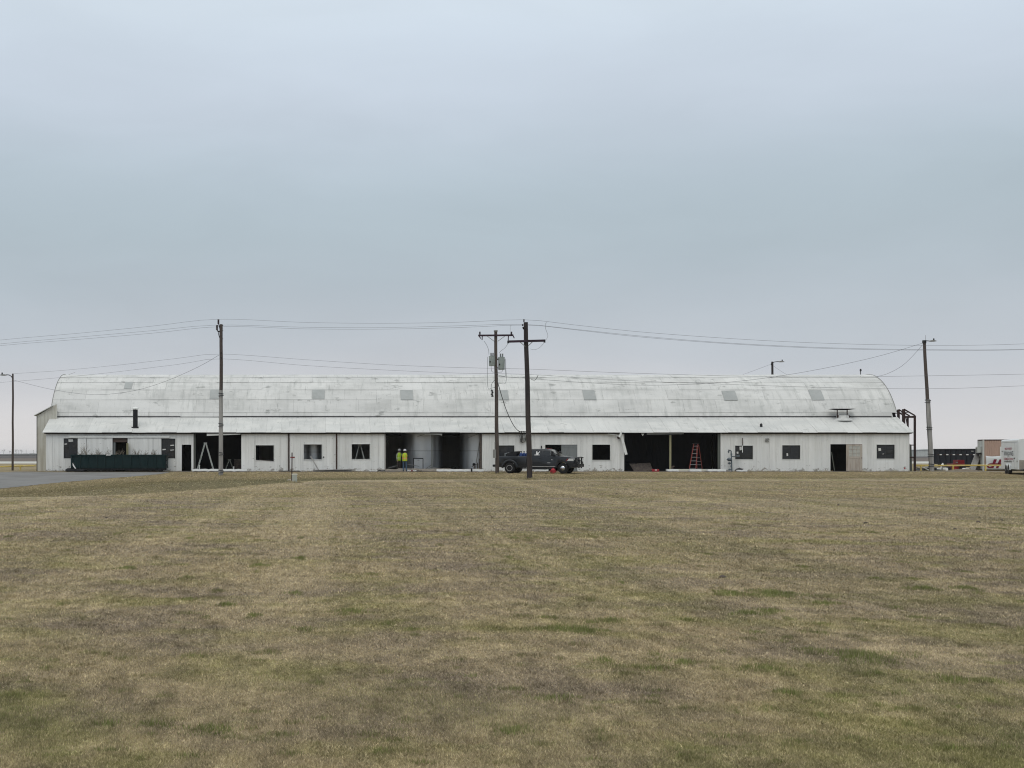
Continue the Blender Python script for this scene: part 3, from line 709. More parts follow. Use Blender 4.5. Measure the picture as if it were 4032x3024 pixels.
# small fittings on wall and roof
mb = MB(); mb.lathe((P(3001,1668,112.6).x,112.85,3.66), [(.11,0),(.11,.22),(.04,.3)], 10); mb.build('vent_stub', M_BLACK, barn)
mb = MB(); mb.tube([P(3388.6,1486,121.0), P(3388.6,1462,121.0)], .035, 6); mb.lathe(P(3388.8,1457.5,121.0), [(.02,-.12),(.08,-.08),(.09,.03),(.04,.11),(.0,.13)], 10); mb.build('roof_finial', M_BLACK, barn)
mb = MB(); mb.tube([P(262,1478,121), P(296,1466,121)], .012, 5); mb.build('stray_rod', M_GREYD, barn)
c_ = P(3020,1733,111.95); mb = MB(); mb.bar(c_+Vector((-.14,0,-.12)), c_+Vector((.14,0,.12)), .16, .05, up=(0,1,0)); mb.bar(c_+Vector((-.12,-.03,.12)), c_+Vector((.12,-.03,-.12)), .10, .05, up=(0,1,0)); mb.build('fan_vent', M_GREYD, barn)
mb = MB(); mb.tube([P(2923,1724,111.93), P(2923.5,1754,111.93)], .03, 6); mb.build('rod', M_RUST, barn)
mb = MB(); mb.tube([P(2923.5,1755,111.9), P(2923.5,1782,111.9)], .035, 6); mb.build('white_pipe', M_BONE, barn)
for a, m in (((1274,1800),M_FLASH_SHADE),((3562.5,1843.5),M_HYD)):
    mb = MB(); mb.lathe(P(*a,111.985), [(.06,-.02),(.06,.02)], 10, 'y'); mb.build('knockout', m, barn)
mb = MB(); mb.box(wx(2129.5),wx(2133.5),111.93,111.98,wz(1766),wz(1755)); mb.build('wall_switch', M_BLACK, barn)
# service entrance: mast, insulator rack and meter boxes
se = bpy.data.objects.new('service_entrance', None); COL.objects.link(se); se.parent = barn; se.location = Vector((wx(2062),111.9,2.4))-barn.location
mb = MB(); mb.tube([P(2042,1699,111.5), P(2076,1699,111.5)], .03, 6); mb.build('rack_bar', M_WIREB, se)
for px_ in (2045,2053,2063,2072):
    mb = MB(); mb.lathe(P(px_,1700,111.5), [(.03,-.06),(.06,-.03),(.03,0),(.06,.03),(.03,.06)], 8); mb.build('insulator', M_WIREB, se)
for bx, m in (((2051,2058,1710,1731),M_GREYD),((2058,2068,1711,1726),M_TRIM),((2047,2054,1727,1740),M_GREYD),((2060,2066,1729,1738),M_TRIM),((2068,2074,1712,1735),M_OLIVE)):
    mb = MB(); mb.box(wx(bx[0]),wx(bx[1]),111.82,111.97,wz(bx[3]),wz(bx[2])); mb.build('meter_box', m, se)
for k in range(6):
    a = P(2050+k*4,1702,111.6); b_ = P(2046+k*6,1716+3*(k%3),111.7); c2 = P(2052+k*4,1738+4*(k%2),111.8)
    mb = MB(); mb.tube([a, a.lerp(b_,.5)+Vector((.06,0,-.05)), b_, c2], .018, 5); mb.build('loose_cable', M_WIREB, se)
mb = MB(); mb.bar(P(2052,1740.5,111.8), P(2061,1743,111.8), .05, .05); mb.build('cable_clamp', M_BLACK, se)
# ---- left annex (sheeted) and right annex (stripped to its frame)
an = thing('annex', (wx(150),114.5,0), 'narrow sheeted lean-to at the end of the barn with rust-streaked front', 'building')
ax0, ax1 = P(147,0,114.5).x, -22.9
zl, zr = P(0,1637,114.5).z, P(0,1604,114.5).z
x = ax0; k = 0
while x < ax1-.01:
    x2 = min(ax1, x+.3); f0, f1 = (x-ax0)/(ax1-ax0), (x2-ax0)/(ax1-ax0)
    mb = MB(); dy = random.uniform(0,.01)
    t0, t1 = zl+(zr+.3-zl)*f0, zl+(zr+.3-zl)*f1
    mb.prism([(x+.002,-.02),(x2-.002,-.02),(x2-.002,t1),(x+.002,t0)], 114.5+dy, 114.54+dy); mb.build('wall_sheet', M_ANNEX, an); x = x2
mb = MB(); mb.box(ax0-.06,ax0-.004,114.48,114.6,-.02,zl); mb.build('corner_trim', M_FLASH_SHADE, an)
mb = MB(); mb.add([(ax0-.25,114.3,zl-.02),(ax1-.35,114.3,zr+.12),(ax1-.35,126,zr+.12),(ax0-.25,126,zl-.02),(ax0-.25,114.3,zl+.04),(ax1-.35,114.3,zr+.18),(ax1-.35,126,zr+.18),(ax0-.25,126,zl+.04)],
   [(0,1,2,3),(7,6,5,4),(0,4,5,1),(1,5,6,2),(2,6,7,3),(3,7,4,0)]); mb.build('roof', M_LROOF, an)
mb = MB(); mb.box(ax0-.004,ax0+.03,114.6,125.9,0,zl-.05); mb.build('side_wall', M_ANNEX, an)
fr = thing('steel_frame', P(3601,1854,114.6), 'dark rusty steel frame of a stripped lean-to at the barn end', 'frame')
Yf = 114.6
def fbar(a, b, w_, name='girder', m=M_STEEL): 
    mb = MB(); mb.bar(a, b, w_, w_, up=(0,1,0)); mb.build(name, m, fr)
zb2 = 0.0
outx = P(3602,0,Yf).x; inx = P(3559,0,Yf).x
ztop = P(0,1611,Yf).z; zout = P(0,1636,Yf).z
for k, dY in enumerate((0,1.05,1.95,4.5,7.0)):
    fbar((inx-.02,Yf+dY,0.0),(inx-.02,Yf+dY,ztop),.20-.03*(k>0),'post')
    fbar((outx,Yf+dY*1.0+ (0.0),0.0),(outx,Yf+dY,zout),.15,'post') if k in (0,3,4) else None
    fbar((inx,Yf+dY,ztop),(outx,Yf+dY,zout),.10,'rafter')
fbar((inx,Yf-.12,ztop-.02),(inx,Yf+7,ztop-.02),.08,'purlin'); fbar((inx,Yf-.1,ztop-1.05),(inx,Yf+7,ztop-1.05),.30,'beam')
fbar((outx,Yf,zout-.04),(outx,Yf+7,zout-.04),.12,'purlin'); fbar((outx-.45,Yf,ztop-.25),(outx-.45,Yf+7,ztop-.3),.06,'purlin')
fbar((inx-.1,Yf,zout-.12),(outx,Yf,zout-.12),.16,'beam')
for py_ in (1704,1752.5,1801): fbar((inx+.3,Yf,P(0,py_,Yf).z),(outx,Yf,P(0,py_,Yf).z),.08,'girt')
fbar((inx+.40,Yf+.15,.0),(inx+.40,Yf+.15,zout-.1),.11,'post')
fbar((inx+.40,Yf+.1,P(0,1690,Yf).z),(inx+.2,Yf+.1,zout-.1),.07,'brace')
mb = MB(); mb.prism([(inx+.34,-.01),(outx-.12,-.01),(P(3594,0,Yf).x,P(0,1752,Yf).z),(inx+.34,P(0,1742,Yf).z)], Yf+.25, Yf+.27); mb.build('wall_sheet', M_OLIVE, fr)
# ---- tanks inside
def tank(px, rad, Yc, h, label, door=False):
    x = (px-PX)*(Yc-rad)/F
    t = thing('storage_tank', (x,Yc,.02), label, 'tank', None)
    mb = MB(); mb.lathe((x,Yc,.02), [(rad,0),(rad,h*.49)], 40); mb.build('lower_shell', M_GALV, t, smooth=True)
    mb = MB(); mb.lathe((x,Yc,.02), [(rad-.012,h*.49+.004),(rad-.012,h)], 40); mb.build('upper_shell', M_GALV, t, smooth=True)
    mb = MB(); mb.lathe((x,Yc,.02), [(rad+.015,h*.485),(rad+.015,h*.497)], 40); mb.build('seam_band', M_GREYD, t)
    if door:
        d = P(1647,1828,Yc-rad-.08)
        mb = MB(); mb.box(d.x-.36,d.x+.36,Yc-rad-.12,Yc-rad+.1,.2,1.02); o = mb.build('hatch', M_GALV, t)
        mb = MB()
        mb.box(d.x-.42,d.x-.37,Yc-rad-.15,Yc-rad+.1,.2,1.02); mb.box(d.x+.37,d.x+.42,Yc-rad-.15,Yc-rad+.1,.2,1.02); mb.box(d.x-.42,d.x+.42,Yc-rad-.15,Yc-rad+.1,1.025,1.09)
        mb.build('hatch_frame', M_FLASH_SHADE, t)
        mb = MB(); mb.box(d.x-.07,d.x+.09,Yc-rad-.15,Yc-rad-.125,.90,.94); mb.build('hatch_handle', M_FLASH_SHADE, t)
tank(1666, 1.75, 115.75, 3.4, 'grey metal storage tank with a square hatch, inside the middle bay', True)
tank(1893, 1.6, 115.4, 3.4, 'grey metal storage tank beside the hanging brace in the middle bay')
tank(1236, 1.5, 115.2, 3.2, 'grey metal tank seen through the window above a leaning board')

# ------------------------------------------------------------------ utility poles
def pole_thing(name, base, top, r0, r1, m, label, cat='utility pole', splint=None, bands=()):
    t = thing(name, base, label, cat)
    base, top = Vector(base), Vector(top); n = 8
    mb = MB(); pts = [base.lerp(top, k/n)+Vector((.012*math.sin(k*1.7+base.x),0,0)) for k in range(n+1)]; pts[0].z -= .15
    mb.tube(pts, [r0+(r1-r0)*k/n for k in range(n+1)], 12); mb.build('pole', m, t, smooth=True)
    if splint is not None:
        hz = splint; f = hz/(top.z-base.z); q = base.lerp(top, f)
        o = Vector((.0,-(r0*.75),0))
        mb = MB(); mb.tube([base+o+Vector((0,0,-.1)), q+o], [r0*1.12, r0*.92], 12); mb.build('stub_pole', M_WOODG, t, smooth=True)
        for z in bands:
            c = base.lerp(top, z/(top.z-base.z))+o*.5
            mb = MB()
            for dz, tl in ((-.08,.02),(.08,-.03)):
                mb.tube([c+Vector((math.cos(a)*(r0*1.22), math.sin(a)*(r0*1.75), dz+tl*math.cos(a))) for a in [2*math.pi*i/14 for i in range(15)]], .026, 5)
            mb.build('steel_band', M_BAND, t)
    return t
def insulator(parent, c, h=.28, r=.07, m=None):
    mb = MB(); pr = []
    for k in range(5): pr += [(r*.55, h*k/5), (r, h*(k+.5)/5)]
    mb.lathe(c, pr+[(r*.4,h)], 10); return mb.build('insulator', m or M_INS, parent, smooth=True)

# pole in front of the left bay
bL = G(870,1873); YL = bL.y
tL = P(871,1277,YL)
pL = pole_thing('utility_pole', bL, tL, .15, .115, M_WOODB, 'tall brown pole with strapped grey stub beside the left open bay', splint=P(0,1537,YL).z-bL.z,
                bands=[P(0,v,YL).z-bL.z for v in (1554,1673,1787,1857)])
cI = P(860,1276,YL); insulator(pL, cI, P(0,1257,YL).z-cI.z, .09)
mb = MB(); mb.tube([P(861,1276,YL), P(867,1300,YL)], .03, 6); mb.build('pin', M_BLACK, pL)
cI = P(854.5,1300,YL); insulator(pL, cI, P(0,1279,YL).z-cI.z, .09)
mb = MB(); mb.tube([P(854.5,1301,YL), P(858,1304,YL), P(867,1306,YL)], .05, 6); mb.tube([P(859,1306,YL), P(862,1322,YL), P(866,1333,YL)], .025, 6); mb.build('bracket', M_BLACK, pL)
for v in (1282,1295,1302,1334,1437):
    mb = MB(); mb.tube([P(874,v,YL-.02), P(879,v,YL-.02)], .02, 6); mb.build('step_bolt', M_BLACK, pL)
for v in (1390,1409):
    mb = MB(); mb.lathe(P(871,v,YL-.14), [(.05,-.03),(.05,.03)], 8, 'y'); mb.build('bolt_plate', M_BLACK, pL)
# transformer pole beside the truck
YT = 103.6; bT = P(1958,1864,YT); bT.z = tz(bT.x, YT); tT = P(1951.5,1304,YT)
pT = pole_thing('utility_pole', bT, tT, .155, .115, M_WOODB, 'brown-grey pole carrying two transformers and a crossarm', )
def crossarm(parent, a, b, Y, m=M_ARM):
    mb = MB(); mb.bar(a, b, .12, .13, up=(0,0,1)); return mb.build('crossarm', m, parent)
crossarm(pT, P(1883,1321,YT-.16), P(2021,1320,YT-.16), YT)
for a, b in (((1919,1324),(1946,1344)), ((1987,1324),(1960,1344))):
    mb = MB(); mb.bar(P(*a,YT-.2), P(*b,YT-.14), .04, .02, up=(0,1,0)); mb.build('brace', M_GREYD, pT)
for px_ in (1889.5,2014):
    insulator(pT, P(px_,1317,YT-.16), .22, .075, M_INS)
for a, b in (((1899,1320),(1898,1339)), ((1887,1324),(1893,1333)), ((2002,1322),(2001,1340)), ((2020,1321),(2025,1332))):
    mb = MB(); mb.bar(P(*a,YT-.2), P(*b,YT-.2), .07, .06, up=(0,1,0)); mb.build('fuse_cutout', M_ARM, pT)
mb = MB(); mb.lathe(P(1952,1304,YT), [(.14,-.04),(.15,.0),(.15,.06),(.06,.08)], 12); mb.build('pole_cap', M_GREYD, pT, smooth=True)
for v in (1448,1475,1492,1508,1525):
    mb = MB(); mb.tube([P(1947,v,YT-.03), P(1961,v,YT-.03)], .035, 6); mb.build('bolt', M_BLACK, pT)
for k in range(4):
    mb = MB(); mb.lathe(P(1937+2*(k%2),1538+7*k,YT-.05), [(.04,-.07),(.10,-.05),(.10,-.02),(.04,0),(.10,.03),(.04,.06)], 8); mb.build('spool_insulator', M_BLACK, pT)
def transformer(px, py0, py1, wpx, Y, label):
    c0 = P(px, py1, Y); h = P(px, py0, Y).z-c0.z; r = wpx/2*Y/F
    t = thing('transformer', c0, label, 'transformer', None)
    mb = MB(); mb.lathe(c0, [(r*.96,0),(r,.03),(r,h*.9)], 18); mb.build('tank', M_TRAN, t, smooth=True)
    mb = MB(); mb.lathe(c0+Vector((0,0,h*.9)), [(r*1.06,0),(r*1.06,.04),(r*.5,h*.1)], 18); mb.build('lid', M_TRAN, t, smooth=True)
    for dx in (-.35,.3):
        mb = MB(); pr = []
        for k in range(4): pr += [(.035,.06*k),(.075,.06*k+.03)]
        mb.lathe(c0+Vector((dx*r,-.1,h)), pr, 9); mb.build('bushing', M_INSG, t, smooth=True)
    mb = MB(); mb.bar(c0+Vector((0,.0,h*.8)), c0+Vector((math.copysign(r+.15, 1953-px),.1,h*.8)), .08, .1); mb.build('mounting_bracket', M_BLACK, t)
    mb = MB(); mb.box(c0.x-r*.9,c0.x-r*.55,c0.y-r*.98,c0.y-r*.6,c0.z+h*.35,c0.z+h*.45); mb.build('lug', M_BLACK, t)
transformer(1937, 1401, 1441, 24, YT-.05, 'grey pole transformer, the shorter of the pair on the pole')
transformer(1974.5, 1404, 1456, 25.5, YT-.05, 'grey pole transformer, the longer of the pair on the pole')
def pwire(name, pts, rad, m, label, cat='cable', group=None):
    """pts: (px,py,Y) through which the wire hangs, smoothed"""
    p3 = [P(*p) for p in pts]; out = []
    for i in range(len(p3)-1):
        p0, p1, p2, p3_ = p3[max(i-1,0)], p3[i], p3[i+1], p3[min(i+2,len(p3)-1)]
        n = max(3, int((p2-p1).length/1.2)); n = min(n, 24)
        for k in range(n):
            t = k/n; out.append(.5*((2*p1)+(p2-p0)*t+(2*p0-5*p1+4*p2-p3_)*t*t+(3*p1-p0-3*p2+p3_)*t**3))
    out.append(p3[-1])
    mb = MB(); mb.tube(out, rad, 5); return one(name, mb, m, label, cat, group)
for i, pts in enumerate([[(1920,1405,YT),(1919,1450,YT),(1921,1527,YT),(1935,1528,YT),(1947,1525,YT)], [(1934,1408,YT-.25),(1934,1450,YT-.2),(1938,1464,YT-.1),(1948,1465,YT)],
      [(1979,1412,YT-.25),(1978,1460,YT-.2),(1970,1465,YT),(1960,1466,YT)], [(1991,1412,YT-.1),(1992,1455,YT),(1994,1480,YT),(1990,1509,YT),(1970,1510,YT),(1960,1508,YT)],
      [(1988,1415,YT),(1990,1475,YT),(1985,1482,YT),(1962,1477,YT)], [(1906,1343,YT),(1917,1360,YT),(1924,1380,YT),(1925,1396,YT)], [(2001,1350,YT),(1990,1368,YT),(1972,1382,YT),(1966,1390,YT)],
      [(1947,1497,YT),(1936,1512,YT),(1934,1530,YT),(1938,1540,YT)]]):
    o = pwire('pole_cable', pts, .016, M_INSG if i != 7 else M_WIREB, None, None)
    for kk in ('label','category'):
        if kk in o: del o[kk]
    off = pT.location; o.parent = pT; o.location = -off
cb = MB(); cb.tube([P(1949,1740,YT-.17), P(1949,1770,YT-.17)], .03, 6); cb.build('conduit', M_GREYD, pT)
mb = MB(); mb.box(P(1940,0,YT).x,P(1951,0,YT).x,YT-.35,YT-.15,P(0,1803,YT).z,P(0,1770,YT).z); mb.build('meter_box', M_GREYD, pT)
# dark creosoted pole
bD = G(2086,1888); YD = bD.y; tD = P(2070,1269,YD)
pD = pole_thing('utility_pole', bD, tD, .165, .125, M_WOODD, 'dark creosoted pole with a single crossarm standing before the pickup')
crossarm(pD, P(1999,1345,YD-.18), P(2147,1341,YD-.18), YD)
for a, b in (((2047,1346),(2068,1364)), ((2099,1344),(2079,1362))):
    mb = MB(); mb.bar(P(*a,YD-.2), P(*b,YD-.15), .04, .02, up=(0,1,0)); mb.build('brace', M_GREYD, pD)
for px_, v in ((2001,1346),(2144,1343)):
    mb = MB(); mb.bar(P(px_,v-4,YD-.2), P(px_,v+6,YD-.2), .10, .09, up=(0,1,0)); mb.build('end_fitting', M_BLACK, pD)
insulator(pD, P(2063,1268,YD), .17, .05); insulator(pD, P(2058,1284,YD), .12, .05)
mb = MB(); mb.tube([P(2059,1288,YD), P(2062,1294,YD), P(2070,1297,YD)], .06, 6); mb.build('bracket', M_BLACK, pD)
# leaning pole with a lamp at the right end of the barn
bR = P(3667,1852,113.2); bR.z = 0; YR = 113.2; tR = P(3639,1341,YR)
pR = pole_thing('lamp_pole', bR, tR, .17, .12, M_WOODB, 'leaning grey pole with steel bands and a lamp beyond the barn', 'lamp post', splint=P(0,1573,YR).z,
                bands=[P(0,v,YR).z for v in (1580,1687,1793,1832)])
def lamp_arm(parent, a, pts, head, m=M_GREYD, d=1):
    mb = MB(); mb.tube([P(*p) for p in pts], .04, 6); mb.build('lamp_arm', M_BAND, parent, smooth=True)
    c = P(*head); mb = MB(); mb.loft([[(c.x+d*dx, c.y+w_*sy, c.z+h_*sz) for sy, sz in ((-1,-.4),(1,-.4),(1,.6),(-1,.6))] for dx, w_, h_ in ((-.3,.06,.06),(-.1,.14,.12),(.15,.14,.10),(.32,.06,.04))])
    mb.build('lamp_head', m, parent, smooth=True, bevel=.01)
    mb = MB(); mb.lathe(c+Vector((d*.1,0,.07)), [(.06,0),(.06,.13),(.03,.16)], 8); mb.build('photocell', M_BLACK, parent)
lamp_arm(pR, None, [(3641,1343,YR),(3650,1342,YR),(3664,1343,YR)], (3672,1343,YR))
mb = MB(); mb.tube([P(3644,1342,YR), P(3644.5,1320,YR)], .012, 5); mb.build('antenna', M_GREYD, pR)
mb = MB(); mb.box(P(3633,0,YR).x,P(3644,0,YR).x,YR-.18,YR+.1,P(0,1352,YR).z,P(0,1340,YR).z); mb.build('bracket', M_BLACK, pR)
# lamp post far left
YS = 118.0; bS = P(50,1855,YS); bS.z = 0; tS = P(51,1471,YS)
pS = pole_thing('lamp_pole', bS, tS, .10, .075, M_WOODB, 'slim brown lamp post beside the yellow rail at the drive', 'lamp post')
lamp_arm(pS, None, [(48,1488,YS),(45,1482,YS),(36,1476.5,YS),(24,1475.5,YS)], (13,1477,YS), d=-1)
# lamp post behind the barn
YB = 142.0; bB = Vector((P(3041,0,YB).x,YB,0)); tB = P(3041,1424,YB)
pB = pole_thing('lamp_pole', bB, tB, .14, .11, M_WOODD, 'lamp post rising behind the ridge of the arched roof', 'lamp post')
lamp_arm(pB, None, [(3043,1428,YB),(3050,1425,YB),(3062,1424,YB),(3070,1424,YB)], (3076,1424.5,YB))
mb = MB(); mb.bar(P(3038,1430,YB-.1), P(3038,1438,YB-.1), .1, .1); mb.build('bracket', M_BLACK, pB)

# ------------------------------------------------------------------ wires
WG = 'overhead wires along the pole line'
YX = 96.0   # next pole to the right, out of frame
YW = 108.0  # next pole to the left
def line(pts, label, r=.0075, g=WG, m=M_WIRE): pwire('power_line', pts, r, m, label, 'power line', g)
line([(-500,1392,YW),(0,1339,YL+2),(300,1313,YL+1),(600,1284,YL),(860,1257,YL),(1200,1269.5,YL-2),(1500,1273,YL-4),(1800,1269,YD+2),(2062,1259,YD),(2250,1278,YD),(2500,1305,YD),(2800,1328,YD),(3100,1345.5,YD),(3400,1356,YD),(3700,1360,YD),(4032,1354,YD),(4500,1330,YX)], 'topmost overhead wire, tied to the highest insulators')
line([(-500,1405,YW),(0,1354,YL+2),(300,1328,YL+1),(600,1302,YL),(853,1280,YL),(1200,1288.5,YL-2),(1500,1290,YL-4),(1800,1283,YD+2),(2058,1277,YD),(2250,1295,YD),(2500,1321,YD),(2800,1346,YD),(3100,1363,YD),(3400,1373,YD),(3700,1377,YD),(4032,1375,YD),(4500,1355,YX)], 'overhead wire just under the topmost one, from the side bracket')
line([(-500,1412,YW),(0,1361,YL+2),(300,1337,YL+1),(600,1312,YL),(871,1286,YL+.1),(1200,1295,YL-2),(1500,1296,YL-4),(1800,1290,YD+2),(2070,1280,YD+.1),(2250,1297,YD+.1),(2500,1325,YD+.1),(2800,1349,YD),(3100,1366,YD),(3400,1376,YD),(3700,1379,YD),(4032,1377,YD),(4500,1357,YX)], 'lowest of the three close overhead wires at the pole tops')
line([(55,1471,YS),(240,1459,YS-6),(480,1436,YL+3),(700,1411,YL+1),(870,1394,YL),(1200,1416,YL-2),(1500,1435,YL-4),(1800,1447,YD+2),(2074,1453,YD),(2400,1466,YD),(2906,1481,YD),(3300,1484,YD),(3700,1479,YD),(4032,1473,YD),(4500,1462,YX)], 'upper neutral wire running just above the barn ridge')
line([(-300,1525,YS),(0,1506,YS-1),(350,1476,YL+6),(700,1435,YL+1),(871,1413,YL),(1200,1439,YL-2),(1500,1456,YL-4),(1800,1469,YD+2),(2074,1474,YD),(2400,1495,YD),(2800,1511,YD),(3300,1527,YD),(3700,1530,YD),(4032,1519,YD),(4500,1500,YX)], 'lower neutral wire crossing in front of the arched roof')
pwire('service_drop', [(862,1398,YL),(780,1445,YL+2),(650,1502,YL+5),(520,1540,YL+8),(371,1554,YL+12),(211,1535,YS-4),(55,1497,YS)], .011, M_WIRE, 'sagging cable from the strapped pole to the slim lamp post', 'cable')
pwire('service_drop', [(1962,1482,YT),(2070,1489,YT),(2250,1503,YT+1),(2500,1516,YT+2),(2691,1514,YT+3),(2900,1502,YT+5),(3100,1476,YT+6),(3300,1439,YT+7),(3480,1397,YT+8),(3636,1350,YR)], .012, M_WIRE, 'long sagging cable from the transformer pole to the leaning lamp pole', 'cable')
pwire('service_drop', [(3632,1358,YR),(3600,1395,YR+1),(3550,1442,YR+3),(3490,1473,YR+6),(3443,1484,120.5)], .012, M_WIRE, 'sagging cable from the leaning lamp pole to the barn ridge', 'cable')
pwire('service_drop', [(3036,1434,YB),(2980,1455,YB-4),(2906,1482,YB-8),(2860,1500,YB-12)], .011, M_WIRE, 'thin cable falling from the lamp post behind the ridge towards the transformer pole', 'cable')
pwire('service_drop', [(3047,1442,YB),(3070,1458,YB-2),(3096,1474,YB-4),(3120,1486,YB-6)], .011, M_WIRE, 'thin cable falling from the lamp post behind the ridge towards the barn end', 'cable')
pwire('service_drop', [(1961,1510,YT),(1972,1548,YT+2),(1992,1610,YT+5),(2014,1660,YT+7),(2032,1688,111.2),(2046,1699,111.5)], .028, M_WIREB, 'thick black cable from the transformer pole down to the barn eave', 'cable')
pwire('jumper_wire', [(2010,1318,YT),(2009,1300,YT-1),(2010,1282,YT-2),(2014,1281.5,YT-2.5)], .009, M_INSG, 'short jumper rising from the crossarm to the overhead wire', 'cable')
pwire('jumper_wire', [(2147,1341,YD-.2),(2155,1330,YD),(2157,1318,YD),(2148,1293,YD),(2148,1275,YD),(2154,1270,YD)], .011, M_INSG, 'looping jumper wire at the end of the dark pole crossarm', 'cable')
pwire('jumper_wire', [(2141,1350,YD-.2),(2132,1362,YD),(2118,1373,YD),(2102,1377,YD),(2088,1374,YD)], .009, M_INSG, 'slack jumper wire hanging under the dark pole crossarm', 'cable')
pwire('jumper_wire', [(2119,1477,YD),(2112,1490,YD),(2104,1497,YD),(2092,1494,YD)], .014, M_WIREB, 'short dark tap wire with a connector near the dark pole', 'cable')

# ------------------------------------------------------------------ green dumpster with brush
YDm = 110.2
dx0, dx1 = P(277,0,YDm).x, P(655,0,YDm).x; dzb = tz(dx0+3, YDm)+.012
dzt = P(0,1790,YDm).z
dm = thing('dumpster', ((dx0+dx1)/2, YDm+1.0, dzb), 'long dark green roll-off dumpster heaped with brush before the sliding doors', 'dumpster')
mb = MB(); y0, y1 = YDm, YDm+1.55
mb.box(dx0+.02,dx1-.1,y0+.08,y1-.08,dzb+.28,dzb+.34); mb.box(dx0+.02,dx1-.1,y0+.06,y0+.12,dzb+.3,dzt-.02); mb.box(dx0+.02,dx1-.1,y1-.12,y1-.06,dzb+.3,dzt-.02)
mb.box(dx0+.02,dx0+.08,y0+.12,y1-.12,dzb+.3,dzt-.02); mb.build('body', M_DUMP, dm)
mb = MB(); mb.box(dx1-.1,dx1-.03,y0+.04,y1-.04,dzb+.3,dzt-.04); o = mb.build('tailgate', M_DUMP, dm)
for z in (.5,.85,1.15):
    mb = MB(); mb.box(dx1-.05,dx1+.07,y0-.02,y0+.12,dzb+z,dzb+z+.12); mb.build('hinge', M_BLACK, o)
mb = MB(); mb.box(dx0-.05,dx1-.05,y0-.03,y0+.07,dzt-.09,dzt); mb.box(dx0-.05,dx1-.05,y1-.07,y1+.03,dzt-.09,dzt); mb.box(dx0-.051,dx0+.06,y0+.07,y1-.07,dzt-.085,dzt-.002); mb.build('top_rail', M_DUMP, dm)
nst = 11
for k in range(nst+1):
    x = dx0+.06+(dx1-dx0-.3)*k/nst+random.uniform(-.03,.03)
    mb = MB(); mb.box(x,x+.10,y0-.02,y0+.06,dzb+.28,dzt-.09); mb.build('side_rib', M_DUMP, dm)
mb = MB(); mb.box(dx0-.3,dx1-.15,y0+.18,y0+.30,dzb+.12,dzb+.28); mb.box(dx0-.3,dx1-.15,y1-.30,y1-.18,dzb+.12,dzb+.28); mb.build('skid_rail', M_BLACK, dm)
for k in range(14):
    x = dx0+.2+k*.5; mb = MB(); mb.box(x,x+.09,y0+.10,y1-.1,dzb+.16,dzb+.285); mb.build('cross_member', M_BLACK, dm)
mb = MB(); mb.box(dx0-.42,dx0+1.1,y0+.02,y0+.16,dzb+.03,dzb+.20); mb.box(dx0-.42,dx0+1.1,y1-.16,y1-.02,dzb+.03,dzb+.20); mb.lathe((dx0-.3,y0+.3,dzb+.13), [(.13,-.1),(.13,.9)], 12, 'y'); mb.build('nose_frame', M_BLACK, dm, bevel=.03)
for x in (dx0+.9, dx1-.55):
    for y in (y0+.08, y1-.2):
        mb = MB(); mb.lathe((x,y,dzb+.115), [(.11,0),(.115,.03),(.115,.09),(.11,.12)], 14, 'y'); mb.build('roller', M_BLACK, dm, smooth=True)
mb = MB(); mb.prism([(P(286,0,YDm).x,P(0,1822,YDm).z),(P(290,0,YDm).x,P(0,1828,YDm).z),(P(300,0,YDm).x,P(0,1845,YDm).z),(P(296,0,YDm).x,P(0,1846,YDm).z),(P(287,0,YDm).x,P(0,1834,YDm).z)], y0-.045, y0-.03); mb.build('placard', M_DECALW, dm)
mb = MB(); mb.box(P(418,0,YDm).x,P(436,0,YDm).x,y0-.05,y0-.035,dzt-.07,dzt+.005); mb.build('placard', M_DECALW, dm)
# brush heaped in it: dead branches
def brush(k, x, h, label):
    rr_ = random.Random(k*13+5); mb = MB(); b = Vector((x, YDm+.75+rr_.uniform(-.3,.3), dzt-.35))
    def grow(p, d, L_, r, lv):
        q = p+d*L_; mid = p.lerp(q,.5)+Vector((rr_.uniform(-.04,.04),0,rr_.uniform(-.02,.04)))
        mb.tube([p, mid, q], [r, r*.8, r*.55], 4, caps=False)
        if lv > 0:
            for _ in range(rr_.choice((2,3))):
                d2 = (d+Vector((rr_.uniform(-.8,.8),rr_.uniform(-.6,.6),rr_.uniform(-.35,.5)))).normalized(); grow(p.lerp(q,rr_.uniform(.4,1)), d2, L_*rr_.uniform(.5,.8), r*.6, lv-1)
    for _ in range(5):
        d = Vector((rr_.uniform(-1,1),rr_.uniform(-.4,.4),rr_.uniform(.12,.6))).normalized(); grow(b+Vector((rr_.uniform(-.3,.3),0,0)), d, h, .02, 2)
    one('dead_branch', mb, M_TWIG, label, 'branch', 'brush heaped in the green dumpster')
for k, (px_, h) in enumerate(((312,.3),(342,.42),(362,.5),(385,.45),(405,.4),(428,.45),(443,.35),(472,.4),(492,.3),(520,.4),(548,.4),(575,.4),(600,.38),(622,.35))):
    brush(k, P(px_,0,YDm+.7).x, h*1.35, 'dead brush branches sticking out of the dark green dumpster')

# ------------------------------------------------------------------ pickup truck (local: x forward, -y towards the camera side)
TRL = Vector((16.16,106.0,0)); TRL.z = tz(16,105.5)+.003
tr = thing('pickup_truck', TRL, 'dark grey crew-cab pickup with dual rear wheels and black grille guard', 'truck', rz=R(-24))
def tb(name, mb, m, parent=None, **k): return mb.build(name, m, parent or tr, world=False, **k)
WR = .41; XR_, XF_ = -1.98, 2.18
def arcpts(cx, r, a0, a1, n=9, cz=WR): return [(cx+r*math.cos(a0+(a1-a0)*k/n), cz+r*math.sin(a0+(a1-a0)*k/n)) for k in range(n+1)]
